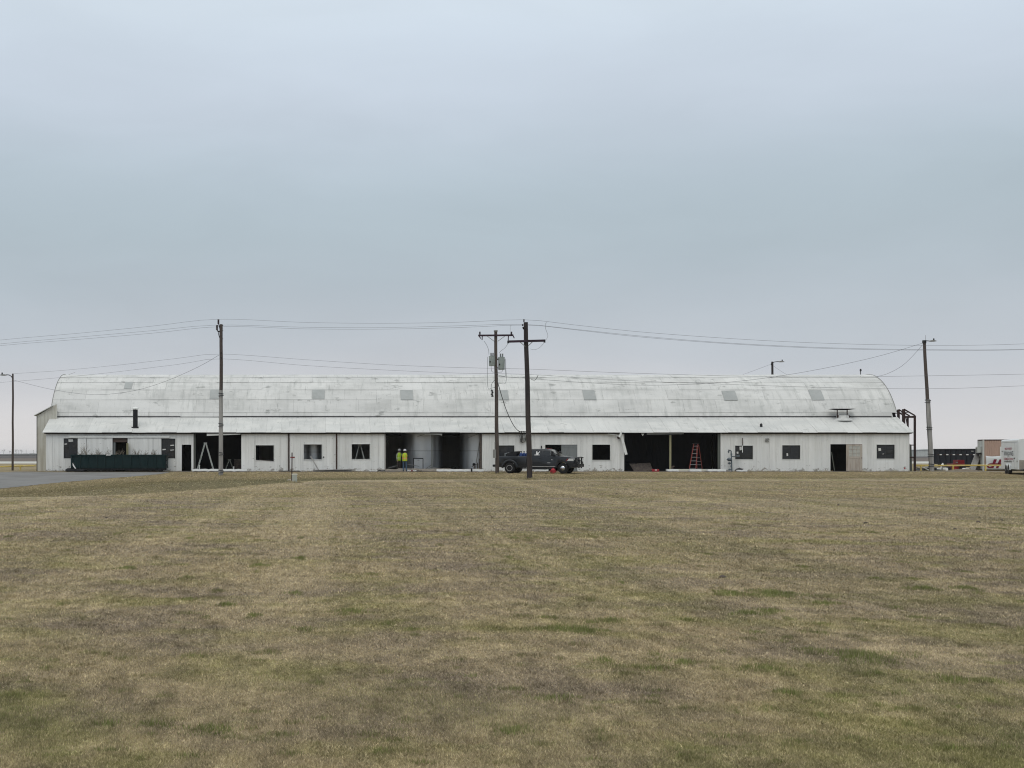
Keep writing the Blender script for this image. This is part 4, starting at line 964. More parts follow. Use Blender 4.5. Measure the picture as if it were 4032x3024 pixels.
# cab and front body lower
body = [(-.63,.42),(1.68,.42)]+arcpts(XF_,.50,math.pi*.99,math.pi*.01)+[(2.80,.44),(3.02,.55),(3.06,.98),(3.0,1.16),(2.75,1.25),(1.85,1.33),(1.6,1.33),(-.63,1.33)]
mb = MB(); mb.prism(body, -.98, .98); tb('body', mb, M_TRUCK, bevel=.07, smooth=True, seg=3)
# bed
bedp = [(-3.1,.52),(-2.55,.48)]+arcpts(XR_,.52,math.pi*.98,math.pi*.02)+[(-1.3,.42),(-.67,.42),(-.67,1.33),(-3.12,1.33)]
for s in (-1,1):
    mb = MB(); mb.prism(bedp, *sorted((s*.84,s*.98))); tb('bed_side', mb, M_TRUCK, bevel=.035, smooth=True)
    ring = arcpts(XR_,.66,math.pi*1.0,0,14)+arcpts(XR_,.50,0,math.pi*1.0,14)
    mb = MB(); mb.prism(ring, *sorted((s*.95,s*1.15))); tb('wheel_flare', mb, M_TRUCK, bevel=.05, smooth=True, seg=3)
    ring = arcpts(XF_,.55,math.pi*.98,math.pi*.02,12)+arcpts(XF_,.49,math.pi*.02,math.pi*.98,12)
    mb = MB(); mb.prism(ring, *sorted((s*.96,s*1.02))); tb('wheel_lip', mb, M_BLACK)
mb = MB(); mb.box(-3.08,-.68,-.83,.83,.80,.86); tb('bed_floor', mb, M_BLACK)
mb = MB(); mb.box(-3.16,-3.10,-.94,.94,.62,1.32); tb('tailgate', mb, M_TRUCK, bevel=.02)
mb = MB(); mb.box(-3.4,-3.13,-.98,.98,.50,.68); tb('rear_bumper', mb, M_BLACK, bevel=.04)
for s in (-1,1):
    mb = MB(); mb.box(-3.17,-3.02,*sorted((s*.80,s*.995)),.86,1.27); tb('tail_light', mb, M_RED, bevel=.02)
mb = MB(); mb.box(-.64,-.55,-.95,.95,.45,1.2); tb('cab_back', mb, M_TRUCK)
# cab greenhouse
def ring(x0, x1, wy, z, r=.10): return [(x0,-wy,z),(x1,-wy,z),(x1,wy,z),(x0,wy,z)]
mb = MB(); mb.loft([ring(-.62,1.87,.94,1.30), ring(-.59,1.57,.90,1.50), ring(-.51,1.13,.83,1.82), ring(-.37,.85,.74,1.90)]); tb('cab', mb, M_TRUCK, bevel=.05, smooth=True, seg=3)
def lerp(a, b, t): return tuple(a[i]+(b[i]-a[i])*t for i in range(3))
# side windows: lie on the slanting cab side
def sidept(x, z, s):
    w_ = np.interp(z, [1.30,1.50,1.82], [.94,.90,.83]); return (x, s*(w_+.012), z)
for s in (-1,1):
    for poly in ([(-.40,1.37),(.52,1.37),(.52,1.77),(-.28,1.77),(-.38,1.68)], [(.60,1.37),(1.47,1.37),(1.49,1.42),(1.07,1.77),(.60,1.77)]):
        mb = MB(); n = len(poly); mb.add([sidept(x,z,s) for x,z in poly]+[(p[0],p[1]-s*.03,p[2]) for p in [sidept(x,z,s) for x,z in poly]], [tuple(range(n)), tuple(range(2*n-1,n-1,-1))]+[(i,n+i,n+(i+1)%n,(i+1)%n) for i in range(n)])
        tb('side_window', mb, M_TGLASS)
    for x in (-.56,.56,1.57):
        mb = MB(); mb.box(x-.008,x+.008,*sorted((s*.975,s*.986)),.56,1.30); tb('door_seam', mb, M_BLACK)
    for x in (.28,1.22):
        mb = MB(); mb.box(x,x+.2,*sorted((s*.98,s*1.01)),1.13,1.17); tb('door_handle', mb, M_BLACK, bevel=.01)
    mb = MB(); mb.box(-.6,1.6,*sorted((s*.985,s*1.0)),.52,.555); tb('rocker_trim', mb, M_CHROME)
    mb = MB(); mb.box(-1.1,1.6,*sorted((s*.86,s*1.04)),.33,.39); tb('running_board', mb, M_BLACK, bevel=.015)
    mr_ = MB(); mr_.box(1.35,1.51,*sorted((s*1.08,s*1.34)),1.36,1.72); mo = tb('mirror', mr_, M_BLACK, bevel=.04)
    mb = MB(); mb.bar((1.49,s*.93,1.44),(1.45,s*1.1,1.42),.1,.08); tb('mirror_arm', mb, M_BLACK, mo)
    mb = MB(); mb.box(1.335,1.348,*sorted((s*1.11,s*1.31)),1.40,1.68); tb('mirror_glass', mb, M_LAMP, mo)
    mb = MB(); mb.loft([[(3.045,s*.56,.98),(3.045,s*.97,.98),(3.02,s*.97,1.14),(3.03,s*.56,1.16)],[(3.09,s*.56,.98),(3.0,s*.995,.98),(2.97,s*.995,1.14),(3.08,s*.56,1.16)]]); tb('headlight', mb, M_LAMP)
    mb = MB(); mb.prism([(2.52,.97),(3.03,.97),(2.98,1.15),(2.66,1.15)], *sorted((s*.975,s*.992))); tb('headlight', mb, M_LAMP)
    mb = MB(); mb.prism([(2.42,1.0),(2.50,.98),(2.63,1.14),(2.54,1.14)], *sorted((s*.975,s*.99))); tb('side_marker', mb, M_RED)
    mb = MB(); mb.box(1.30,1.38,*sorted((s*.98,s*.992)),1.02,1.10); tb('badge', mb, M_CHROME)
    mb = MB(); mb.box(.98,1.22,*sorted((s*.98,s*.992)),.80,.84); tb('badge', mb, M_CHROME)
mb = MB(); mb.add([(1.50,-.86,1.345),(1.50,.86,1.345),(.82,.74,1.80),(.82,-.74,1.80),(1.24,-.84,1.50),(1.24,.84,1.50)], [(0,1,5,4),(4,5,2,3)])
wsp = [(1.865,-.86,1.335),(1.865,.86,1.335),(1.595,.83,1.50),(1.16,.755,1.80),(1.16,-.755,1.80),(1.595,-.83,1.50)]
mb = MB(); mb.add([(x+.018,y,z+.012) for x,y,z in wsp], [(0,1,2,5),(5,2,3,4)]); tb('windshield', mb, M_TGLASS)
mb = MB(); mb.loft([[(1.80,-.80,1.31),(1.80,.80,1.31),(2.85,.74,1.22),(2.85,-.74,1.22)],[(1.84,-.62,1.36),(1.84,.62,1.36),(2.80,.56,1.275),(2.80,-.56,1.275)]]); tb('hood', mb, M_TRUCK, bevel=.03, smooth=True)
mb = MB(); mb.box(1.98,2.2,-.40,-.16,1.33,1.35); mb.box(1.98,2.2,.16,.40,1.33,1.35); tb('hood_decal', mb, M_DECALW)
mb = MB(); mb.box(3.04,3.09,-.55,.55,.82,1.17); tb('grille', mb, M_BLACK, bevel=.02)
for z in (.90,.98,1.06):
    mb = MB(); mb.box(3.085,3.10,-.5,.5,z,z+.025); tb('grille_bar', mb, M_GREYD)
mb = MB(); mb.box(2.86,3.22,-.99,.99,.46,.74); tb('front_bumper', mb, M_BLACK, bevel=.05)
for s in (-1,1):
    mb = MB(); mb.lathe((3.21,s*.72,.60), [(.06,0),(.06,.03)], 10, 'x'); tb('fog_lamp', mb, M_LAMP)
# brush guard
gd = MB()
for s in (-1,1):
    gd.box(3.24,3.34,*sorted((s*.36,s*.42)),.42,1.28)
    gd.tube([(3.30,s*.40,1.24),(3.30,s*.95,1.22),(3.16,s*1.03,1.16),(3.14,s*1.03,.82),(3.28,s*.95,.76),(3.30,s*.40,.74)], .035, 8)
for s in (-1,1):
    for z in (.84,.95,1.06,1.15): gd.tube([(3.30,s*.40,z),(3.29,s*.93,z),(3.17,s*1.02,z)], .022, 6)
    gd.box(3.12,3.24,*sorted((s*.99,s*1.05)),.62,1.20)
gd.tube([(3.30,-.42,1.25),(3.30,.42,1.25)], .04, 8); gd.tube([(3.30,-.42,.98),(3.30,.42,.98)], .03, 8); gd.tube([(3.30,-.95,.88),(3.30,.95,.88)], .025, 8); gd.box(3.22,3.36,-.96,.96,.50,.74)
tb('grille_guard', gd, M_BLACK, bevel=.01)
mb = MB(); mb.box(3.33,3.37,.44,.62,.92,1.18); tb('licence_plate', mb, M_DECALW)
mb = MB(); mb.box(3.36,3.40,-.16,.16,.50,.60); tb('winch', mb, M_CHROME)
for y in (-.5,-.25,0,.25,.5):
    mb = MB(); mb.box(.80,.92,y-.04,y+.04,1.895,1.925); tb('roof_marker', mb, M_RED, bevel=.01)
mb = MB(); mb.lathe((.60,.2,1.89), [(.07,0),(.06,.04),(.01,.07)], 10); tb('antenna_puck', mb, M_BLACK)
# abstract white emblem on the rear window
def onglass(mb, poly):
    n = len(poly); f_ = [Vector(sidept(x,z,-1)) for x,z in poly]
    mb.add([q+Vector((0,-.012,0)) for q in f_]+[q+Vector((0,-.004,0)) for q in f_], [tuple(range(n)), tuple(range(2*n-1,n-1,-1))]+[(i,n+i,n+(i+1)%n,(i+1)%n) for i in range(n)])
mb = MB()
for cx, cz, rx, rz_ in ((.16,1.52,.10,.09),(.12,1.64,.06,.06)):
    onglass(mb, [(cx+rx*math.cos(a),cz+rz_*math.sin(a)) for a in [2*math.pi*k/10 for k in range(10)]])
onglass(mb, [(.20,1.56),(.34,1.70),(.38,1.68),(.27,1.53)]); onglass(mb, [(-.06,1.40),(.36,1.40),(.33,1.455),(-.03,1.455)])
tb('window_decal', mb, M_DECALW)
def wheel(x, y0, y1, s, front):
    w_ = bpy.data.objects.new('wheel', None); COL.objects.link(w_); w_.parent = tr; w_.location = (x, s*(y0+y1)/2, WR)
    h = (y1-y0)/2
    mb = MB(); mb.lathe((0,0,0), [(.25,-h),(.36,-h),(.40,-h*.7),(WR,-h*.3),(WR,h*.3),(.40,h*.7),(.36,h),(.25,h)], 28, 'y'); mb.build('tyre', M_TYRE, w_, world=False, smooth=True)
    if front is True: pr = [(.26,s*h*.98),(.24,s*h*.7),(.16,s*h*1.05),(.09,s*h*1.35),(.02,s*h*1.4)]
    elif front is False: pr = [(.235,s*h*1.02),(.215,s*h*.95),(.19,s*h*.1),(.12,s*h*-.2),(.095,s*h*.5),(.02,s*h*.55)]
    else: return
    mb = MB(); mb.lathe((0,0,0), pr, 24, 'y') if front else mb.lathe((0,0,0), [(.235,s*h*1.0),(.225,s*h*1.06),(.20,s*h*1.02),(.185,s*h*.4)], 24, 'y', caps=False)
    rm_ = mb.build('rim', M_CHROME if front else M_RIM, w_, world=False, smooth=True)
    if not front:
        mb = MB(); mb.lathe((0,0,0), [(.19,s*h*.35),(.12,s*h*.1)], 20, 'y'); mb.build('dish', M_GREYD, rm_, world=False)
        mb = MB(); mb.lathe((0,0,0), [(.09,s*h*.1),(.085,s*h*.75),(.03,s*h*.8)], 14, 'y'); mb.build('hub', M_RIM, rm_, world=False, smooth=True)
    mb = MB()
    for k in range(8):
        a = 2*math.pi*k/8; rr = .12 if front else .165
        mb.lathe((rr*math.cos(a), s*h*(1.12 if front else .12), rr*math.sin(a)), [(.022,-.015),(.022,.03)], 6, 'y')
    mb.build('lug_nuts', M_BLACK if front else M_CHROME, w_, world=False)
for s in (-1,1):
    wheel(XF_, .74, 1.0, s, True); wheel(XR_, .92, 1.15, s, False); wheel(XR_, .62, .86, s, None)
mb = MB(); mb.box(-3.0,2.9,-.5,-.4,.46,.58); mb.box(-3.0,2.9,.4,.5,.46,.58); mb.box(XR_-.1,XR_+.1,-.8,.8,.34,.48); mb.box(XF_-.1,XF_+.1,-.75,.75,.34,.48); tb('chassis', mb, M_BLACK)
mb = MB(); mb.box(-.8,.8,-.42,-.05,.30,.5); tb('fuel_tank', mb, M_BLACK)
# things in the bed
RZ = Matrix.Rotation(R(-24), 4, 'Z')
def intruck(x, y, z): return TRL+RZ.to_3x3() @ Vector((x,y,z))
def bedthing(name, loc, label, cat):
    return thing(name, intruck(*loc), label, cat, rz=R(-24))
t = bedthing('welder_box', (-2.1,-.2,.865), 'black equipment box with a grey carrying frame in the truck bed', 'equipment')
mb = MB(); mb.box(-.25,.32,-.35,.35,0,.72); mb.build('case', M_BLACK, t, world=False, bevel=.03)
mb = MB(); mb.add([(.32,-.36,.25),(.62,-.36,.85),(.66,.36,.85),(.36,.36,.25),(-.05,-.36,.80),(-.05,.36,.80),(.0,-.36,.3),(.0,.36,.3)],[(0,1,2,3),(4,1,0,6),(5,7,3,2),(4,5,2,1)]); mb.build('lid', M_BLACK, t, world=False)
mb = MB(); mb.tube([(-.42,-.3,.1),(-.42,-.3,.68),(-.1,-.3,.70),(-.05,-.3,.5)], .045, 6); mb.build('carry_frame', M_INSG, t, world=False, smooth=True)
for k, y in enumerate((-.5,-.26,-.02)):
    t = bedthing('gas_cylinder', (-1.22+.16*k,y,.865), 'blue gas cylinder standing behind the truck cab', 'cylinder')
    t['group'] = 'blue gas cylinders in the truck bed'
    mb = MB(); mb.lathe((0,0,0), [(.11,0),(.125,.03),(.125,.62),(.09,.70),(.04,.74)], 14); mb.build('cylinder_body', M_BLUE, t, world=False, smooth=True)
    mb = MB(); mb.lathe((0,0,.74), [(.03,0),(.03,.05),(.06,.06),(.06,.10),(.02,.12)], 8); mb.build('valve', M_BLACK, t, world=False)
t = bedthing('blue_cooler', (-1.35,.35,.865), 'blue lidded box behind the truck cab', 'box')
mb = MB(); mb.box(-.25,.25,-.22,.22,0,.6); mb.build('tub', M_BLUE, t, world=False, bevel=.02)
mb = MB(); mb.box(-.27,.27,-.24,.24,.605,.68); mb.build('lid', M_BLACK, t, world=False, bevel=.02)
# hydrant in front of the truck
hp = P(2178,1864,104.0); hp.z = tz(hp.x,104.0)
hy = thing('fire_hydrant', hp, 'stubby red fire hydrant beside the pickup front wheel', 'hydrant')
mb = MB(); mb.lathe(hp, [(.21,0),(.21,.05),(.14,.06),(.14,.24),(.19,.25),(.19,.29)], 16); mb.build('barrel', M_HYD, hy, smooth=True)
mb = MB(); mb.lathe(hp, [(.18,.295),(.17,.33),(.12,.39),(.05,.43),(.035,.43),(.035,.48)], 16); mb.build('bonnet', M_HYD, hy, smooth=True)
for s in (-1,1):
    mb = MB(); mb.lathe(hp+Vector((s*.13,0,.18)), [(.07,0),(.07,s*.07),(.085,s*.075),(.085,s*.10)], 10, 'x'); mb.build('side_nozzle', M_HYD, hy)
mb = MB(); mb.lathe(hp+Vector((0,-.13,.17)), [(.09,0),(.09,-.07),(.10,-.075),(.10,-.10)], 10, 'y'); mb.build('pumper_nozzle', M_HYD, hy)

# ------------------------------------------------------------------ people
def person(name, loc, label, rz, pants, jacket, lean, arms, vest_stripe):
    t = thing(name, loc, label, 'person', rz=rz)
    # joints: local, facing -y; z up
    J = {'pel':(0,0,.96),'sp':(0,lean*.3,1.18),'ch':(0,lean*.7,1.38),'nk':(0,lean,1.52),'hd':(0,lean*1.05-.01,1.66),'ht':(0,lean*1.05,1.75),
         'hl':(-.10,0,.90),'kl':(-.12,-.02,.50),'al':(-.13,.03,.09),'tl':(-.14,-.13,.04),'hr':(.10,0,.90),'kr':(.11,-.01,.50),'ar':(.12,.02,.09),'tr':(.14,-.14,.04),
         'sl':(-.18,lean*.8,1.43),'sr':(.18,lean*.8,1.43)}
    J.update(arms)
    E = [('pel','sp'),('sp','ch'),('ch','nk'),('nk','hd'),('hd','ht'),('pel','hl'),('hl','kl'),('kl','al'),('al','tl'),('pel','hr'),('hr','kr'),('kr','ar'),('ar','tr'),
         ('ch','sl'),('sl','el'),('el','wl'),('wl','fl'),('ch','sr'),('sr','er'),('er','wr'),('wr','fr')]
    rad = {'pel':.15,'sp':.145,'ch':.155,'nk':.06,'hd':.095,'ht':.07,'hl':.10,'kl':.075,'al':.055,'tl':.045,'hr':.10,'kr':.075,'ar':.055,'tr':.045,'sl':.075,'el':.055,'wl':.04,'fl':.035,'sr':.075,'er':.055,'wr':.04,'fr':.035}
    names = list(J); me = bpy.data.meshes.new(name); me.from_pydata([J[n] for n in names], [(names.index(a),names.index(b)) for a,b in E], [])
    tmp = bpy.data.objects.new(name, me); COL.objects.link(tmp)
    sk = tmp.modifiers.new('skin','SKIN'); sk.use_smooth_shade = True
    for i, n in enumerate(names):
        me.skin_vertices[0].data[i].radius = (rad[n], rad[n]*(.78 if n in ('sp','ch','pel') else 1)); me.skin_vertices[0].data[i].use_root = (n == 'pel')
    ss = tmp.modifiers.new('sub','SUBSURF'); ss.levels = ss.render_levels = 2
    dg = bpy.context.evaluated_depsgraph_get(); ev = bpy.data.meshes.new_from_object(tmp.evaluated_get(dg))
    bpy.data.objects.remove(tmp)
    for m in (pants, jacket, M_SKIN, M_BLACK): ev.materials.append(m)
    for p in ev.polygons:
        c = p.center; p.use_smooth = True
        hand = min((Vector(c)-Vector(J[k])).length for k in ('fl','fr')) < .085
        p.material_index = 3 if c.z < .10 else 0 if (c.z < .98 and abs(c.x) < .26 and not hand) else 2 if (c.z > 1.545 or hand) else 1
    o = bpy.data.objects.new('body', ev); COL.objects.link(o); o.parent = t
    # vest: a tube around the torso
    def rg(z, a, b, cy): return [(a*math.cos(q), cy+b*math.sin(q), z) for q in [2*math.pi*k/20 for k in range(20)]]
    V = [(.86,.205,.165,0),(1.0,.20,.160,lean*.1),(1.18,.20,.160,lean*.3),(1.36,.225,.165,lean*.7),(1.46,.20,.135,lean*.85),(1.515,.12,.10,lean*.95)]
    mb = MB(); mb.loft([rg(z,a,b,c) for z,a,b,c in V], caps=False); v = mb.build('vest', M_LIME, t, world=False, smooth=True)
    if vest_stripe:
        mb = MB(); mb.loft([rg(z,.207,.168,lean*.2) for z in (1.06,1.13)], caps=False); mb.build('waist_stripe', M_ORNG, v, world=False)
        mb = MB(); mb.loft([rg(z,.209,.170,lean*.2) for z in (1.08,1.105)], caps=False); mb.build('waist_tape', M_SILV, v, world=False)
        for s in (-1,1):
            mb = MB(); mb.tube([(s*.12,.155*ss_+lean*c_,z) for z,c_,ss_ in ((.88,0,1),(1.1,.2,1),(1.3,.6,1),(1.44,.85,.8))], .022, 5); mb.build('shoulder_stripe', M_ORNG, v, world=False)
            mb = MB(); mb.tube([(s*.12,-(.155*ss_)+lean*c_,z) for z,c_,ss_ in ((.88,0,1),(1.1,.2,1),(1.3,.6,1),(1.44,.85,.8))], .022, 5); mb.build('shoulder_stripe', M_ORNG, v, world=False)
    else:
        mb = MB(); mb.loft([rg(z,.209,.170,lean*.2) for z in (1.06,1.10)], caps=False); mb.build('waist_tape', M_SILV, v, world=False)
    hx = J['ht']
    mb = MB(); mb.lathe((0,hx[1],1.70), [(.155,0),(.15,.015),(.125,.02),(.12,.07),(.09,.12),(.04,.145),(.005,.15)], 16); h = mb.build('hard_hat', M_HAT, t, world=False, smooth=True)
    mb = MB(); mb.lathe((0,hx[1]+.02,1.60), [(.10,0),(.118,.04),(.112,.10)], 12); mb.build('hair', M_COAT, t, world=False, smooth=True)
    # face
    for s in (-1,1):
        mb = MB(); mb.lathe((s*.035,hx[1]-.105,1.675), [(.004,-.012),(.014,0),(.004,.012)], 8, 'y'); mb.build('eye', M_BLACK, t, world=False)
    mb = MB(); mb.add([(-.015,hx[1]-.10,1.64),(.015,hx[1]-.10,1.64),(0,hx[1]-.135,1.645),(0,hx[1]-.10,1.69)], [(0,1,2),(0,2,3),(1,3,2)]); mb.build('nose', M_SKIN, t, world=False)
    # fingers
    for k in ('l','r'):
        f, w2 = Vector(J['f'+k]), Vector(J['w'+k]); d = (f-w2).normalized()
        for i in range(4):
            o_ = Vector((0,.018*(i-1.5),0)); mb = MB(); mb.tube([f+o_, f+o_+d*.05, f+o_+d*.08+Vector((0,0,-.012))], [.011,.010,.008], 6); mb.build('finger', M_SKIN, t, world=False)
        mb = MB(); mb.tube([w2.lerp(f,.6)+Vector((0,-.03,0)), f+Vector((0,-.05,0))], [.013,.010], 6); mb.build('thumb', M_SKIN, t, world=False)
    return t
p2 = P(1594,1858,110.9); p2.z = tz(p2.x,110.9)+.006
arms_a = {'el':(-.25,-.05,1.16),'wl':(-.16,-.24,1.08),'fl':(-.08,-.30,1.10),'er':(.25,-.04,1.16),'wr':(.17,-.23,1.05),'fr':(.09,-.30,1.06)}
person('person', p2, 'worker in lime vest with orange stripes, blue jeans and hard hat, back turned', R(172), M_JEAN, M_COAT, -.03, arms_a, True)
p1 = P(1570,1850,112.75); p1.z = .021
arms_b = {'el':(-.27,-.02,1.15),'wl':(-.24,-.10,.93),'fl':(-.23,-.13,.85),'er':(.26,-.08,1.18),'wr':(.13,-.24,1.16),'fr':(.05,-.28,1.18)}
person('person', p1, 'worker in lime vest over a pale jacket and brown trousers, inside the bay', R(35), M_BRWN, M_HOOD, -.06, arms_b, False)

# ------------------------------------------------------------------ ladders in the bays
def a_ladder(apex, footl, footr, Y, wbar, label, m, steps, spread=.45, view='side', base=.025, m2=None):
    a, l, r = P(*apex,Y), P(*footl,Y), P(*footr,Y); l.z = r.z = base
    t = thing('step_ladder', Vector(((l.x+r.x)/2,Y,base)), label, 'ladder')
    for q in (l, r):
        for s in (0, spread):
            mb = MB(); mb.bar(q+Vector((0,s,0)), a+Vector(((q.x-a.x)*.06,s*.75+.05*spread,0)), wbar, .05, up=(0,1,0)); mb.build('rail', m, t)
    for k in range(steps):
        f = (k+.7)/(steps+.6)
        for q in (l,) if view == 'side' else (l, r):
            c = q.lerp(a, f); mb = MB(); mb.box(c.x-.04,c.x+.04,Y+.01,Y+spread*(1-.2*f),c.z-.015,c.z+.015); mb.build('step', m2 or M_LADS, t)
    mb = MB(); mb.box(a.x-.12,a.x+.12,Y-.02,Y+spread*.9,a.z-.03,a.z+.05); mb.build('top_cap', m, t)
a_ladder((808,1745),(775,1852),(841,1852), 112.35, .085, 'tall spattered aluminium step ladder in the left open bay', M_LAD, 6)
a_ladder((903,1811),(885,1846),(920,1846), 113.2, .06, 'low dull step ladder standing in the shadow of the left open bay', M_OLIVE, 3)
a_ladder((1417,1748),(1388,1850),(1446,1850), 112.7, .075, 'grey step ladder seen through the window beside the middle bay', M_LAD, 6)
# orange ladder seen more from the front
YO = 112.6
lo = thing('step_ladder', P(2735,1849,YO), 'orange fibreglass step ladder in the right open bay', 'ladder')
def lb(name, a, b, w_, m): mb = MB(); mb.bar(a, b, w_, .04, up=(0,1,0)); mb.build(name, m, lo)
A1, A2 = P(2732,1747,YO+.1), P(2748,1747,YO+.1); B1, B2 = P(2713,1850,YO-.1), P(2739,1850,YO-.1); C1, C2 = P(2751,1752,YO+.3), P(2766,1848,YO+1.0)
D1, D2 = P(2741,1752,YO+.35), P(2745,1848,YO+1.05)
for q in (B1,B2,C2,D2): q.z = .025
lb('rail', B1, A1, .07, M_LADO); lb('rail', B2, A2, .07, M_LADO); lb('rear_rail', C2, C1, .05, M_LADO); lb('rear_rail', D2, D1, .04, M_LADO)
for k in range(7):
    f = .10+k*.135; a, b = B1.lerp(A1,f), B2.lerp(A2,f); mb = MB(); mb.bar(a, b, .09, .035, up=(0,0,1)); mb.build('step', M_LADS, lo)
    if k in (0,1,2,3):
        a, b = D2.lerp(D1,f), C2.lerp(C1,f); mb = MB(); mb.bar(a, b, .03, .03); mb.build('rear_brace', M_LADS, lo)
mb = MB(); mb.box(A1.x-.06,A2.x+.08,YO-.02,YO+.35,A1.z-.02,A1.z+.06); mb.build('top_cap', M_BLACK, lo)
# white stub pipes and boards in the left bay
for px_, v, lab in ((785.5,1832,'short white stub pipe between the ladder feet'),(920.5,1838,'short white stub pipe with a round cap')):
    b = P(px_,1853,112.25); mb = MB(); mb.lathe((b.x,112.25,.02), [(.035,0),(.035,P(0,v,112.25).z-.05),(.05,P(0,v,112.25).z-.04),(.05,P(0,v,112.25).z)], 8)
    one('stub_pipe', mb, M_BONE, lab, 'pipe')
mb = MB(); mb.box(wx(913),wx(948),114.4,114.45,.02,1.0); one('panel_board', mb, M_DEBR, 'dull brown panel leaning in the shadow of the left bay', 'board')

# ------------------------------------------------------------------ debris along the foot of the wall
def debris(name, pts, Y, th, m, label, cat, z=None, depth=.5, wav=0):
    """flat strip lying on the ground between two pixels"""
    (a, b) = pts; xa, xb = P(a,0,Y).x, P(b,0,Y).x; mb = MB(); n = max(4, int((xb-xa)/.25)); rings = []
    for k in range(n+1):
        x = xa+(xb-xa)*k/n; zz = tz(x, Y+depth/2)+.012+ (wav*abs(math.sin(k*1.9+a)) if wav else 0); j = .06*math.sin(k*2.1+b)
        rings.append([(x,Y+j,zz),(x,Y+depth+j*.5,zz),(x,Y+depth+j*.5,zz+th),(x,Y+j,zz+th)])
    mb.loft(rings); return one(name, mb, m, label, cat)
debris('sheet_strip', (757,868), 111.0, .17, M_BONE, 'crumpled white metal strip on the ground before the left open bay', 'scrap metal', wav=.05, depth=.6)
debris('sheet_strip', (872,972), 110.9, .17, M_BONE, 'white metal strip lying to the far side of the strapped pole', 'scrap metal', wav=.04, depth=.7)
debris('dark_board', (1098,1181), 111.1, .05, M_BLACK, 'black board lying on the ground by the rusty downpipe', 'board', wav=.02)
debris('plank_pile', (1233,1384), 111.2, .10, M_GREYD, 'grey planks piled flat below the window with the leaning board', 'planks', depth=.55, wav=.02)
mb = MB()
for k in range(4):
    x = wx(1232+30*k); mb.bar((x,111.0+.1*k,.12),(x+2.0,111.15-.05*k,.15+.02*k),.16,.04)
one('plank', mb, M_WOODG, 'loose grey planks strewn on top of the flat pile by the wall', 'planks')
mb = MB(); mb.bar(P(1223,1797,111.75), P(1254,1850,111.2), .10, .05, up=(0,1,0)); one('leaning_board', mb, M_WOODG, 'grey board leaning from the planks up to the empty window', 'board')
pwire('loose_wire', [(1180,1857,111.3),(1192,1852,111.3),(1205,1860,111.3),(1222,1856,111.4),(1232,1851,111.4)], .012, M_GREYD, 'thin loose wire curling on the ground beside the plank pile', 'cable')
debris('sheet_strip', (1458,1486), 111.1, .06, M_BONE, 'small white scrap on the ground near the barn post', 'scrap metal', wav=.04, depth=.3)
debris('dark_scrap', (1486,1516), 111.1, .07, M_BLACK, 'small black scrap on the ground by the corner of the middle bay', 'scrap', wav=.04, depth=.35)
debris('sheet_strip', (1523,1575), 111.2, .025, M_GREYD, 'flat grey strip on the ground left behind the workers', 'scrap metal', wav=.02, depth=.3)
debris('sheet_strip', (1600,1618), 110.9, .06, M_BONE, 'bent white scrap just beside the worker in jeans', 'scrap metal', wav=.07, depth=.4)
debris('sheet_strip', (1624,1640), 110.9, .06, M_BONE, 'white scrap between maroon and black rubbish by the tank hatch', 'scrap metal', wav=.06, depth=.4)
debris('dark_scrap', (1618,1626), 110.85, .08, M_REDM, 'small maroon scrap on the ground before the tank', 'scrap', wav=.03, depth=.3)
debris('dark_scrap', (1640,1662), 111.0, .05, M_BLACK, 'low black scrap on the ground before the tank', 'scrap', wav=.03, depth=.4)
debris('concrete_rubble', (1650,1720), 111.3, .12, M_CONC, 'broken concrete rubble at the sill of the middle bay', 'rubble', wav=.08, depth=.5)
debris('sheet_strip', (1720,1905), 110.7, .17, M_BONE, 'long pale strip on the ground before the dark end of the middle bay', 'scrap metal', wav=.03, depth=.5)
mb = MB(); c_ = P(1857,1862,110.5); c_.z = tz(c_.x,110.5); mb.lathe(c_, [(.07,0),(.07,.26),(.05,.29)], 10); one('black_stub', mb, M_BLACK, 'short black capped pipe stub before the middle bay', 'pipe')
# leaning pieces in the middle bay
for a, b, Y, w_, lab in (((1525,1845),(1564,1833),112.7,.06,'grey pipe lying from the corner of the middle bay towards the workers'),((1605,1828),(1650,1836),113.0,.05,'grey pipe lying behind the worker in jeans'),
                   ((1673,1848),(1702,1828),112.8,.05,'dark pipe propped low against the tank'),((1690,1838),(1755,1850),112.6,.06,'pale pipe lying across the sill before the dark gap'),
                   ((1871,1846),(1893,1712),112.8,.05,'thin pole leaning in the corner of the middle bay')):
    mb = MB(); p, q = P(*a,Y), P(*b,Y+.1); mb.tube([p, q], w_*.55, 6); one('loose_pipe', mb, M_GREYD, lab, 'pipe')
t = thing('hand_pump', P(1864,1848,112.65), 'small dark iron pump stand in the corner of the middle bay', 'machine')
for a, b, w_ in (((1867,1849),(1867,1826),.1),((1858,1838),(1868,1828),.06),((1880,1849),(1880,1822),.07),((1868,1830),(1884,1830),.05),((1888,1849),(1888,1806),.09)):
    mb = MB(); mb.bar(P(*a,112.7), P(*b,112.7), w_, w_, up=(0,1,0)); mb.build('upright', M_DEBR, t)
mb = MB(); mb.lathe(P(1866,1828,112.65), [(.05,-.08),(.12,-.04),(.12,.05),(.04,.1)], 10); mb.build('pump_head', M_BLACK, t)
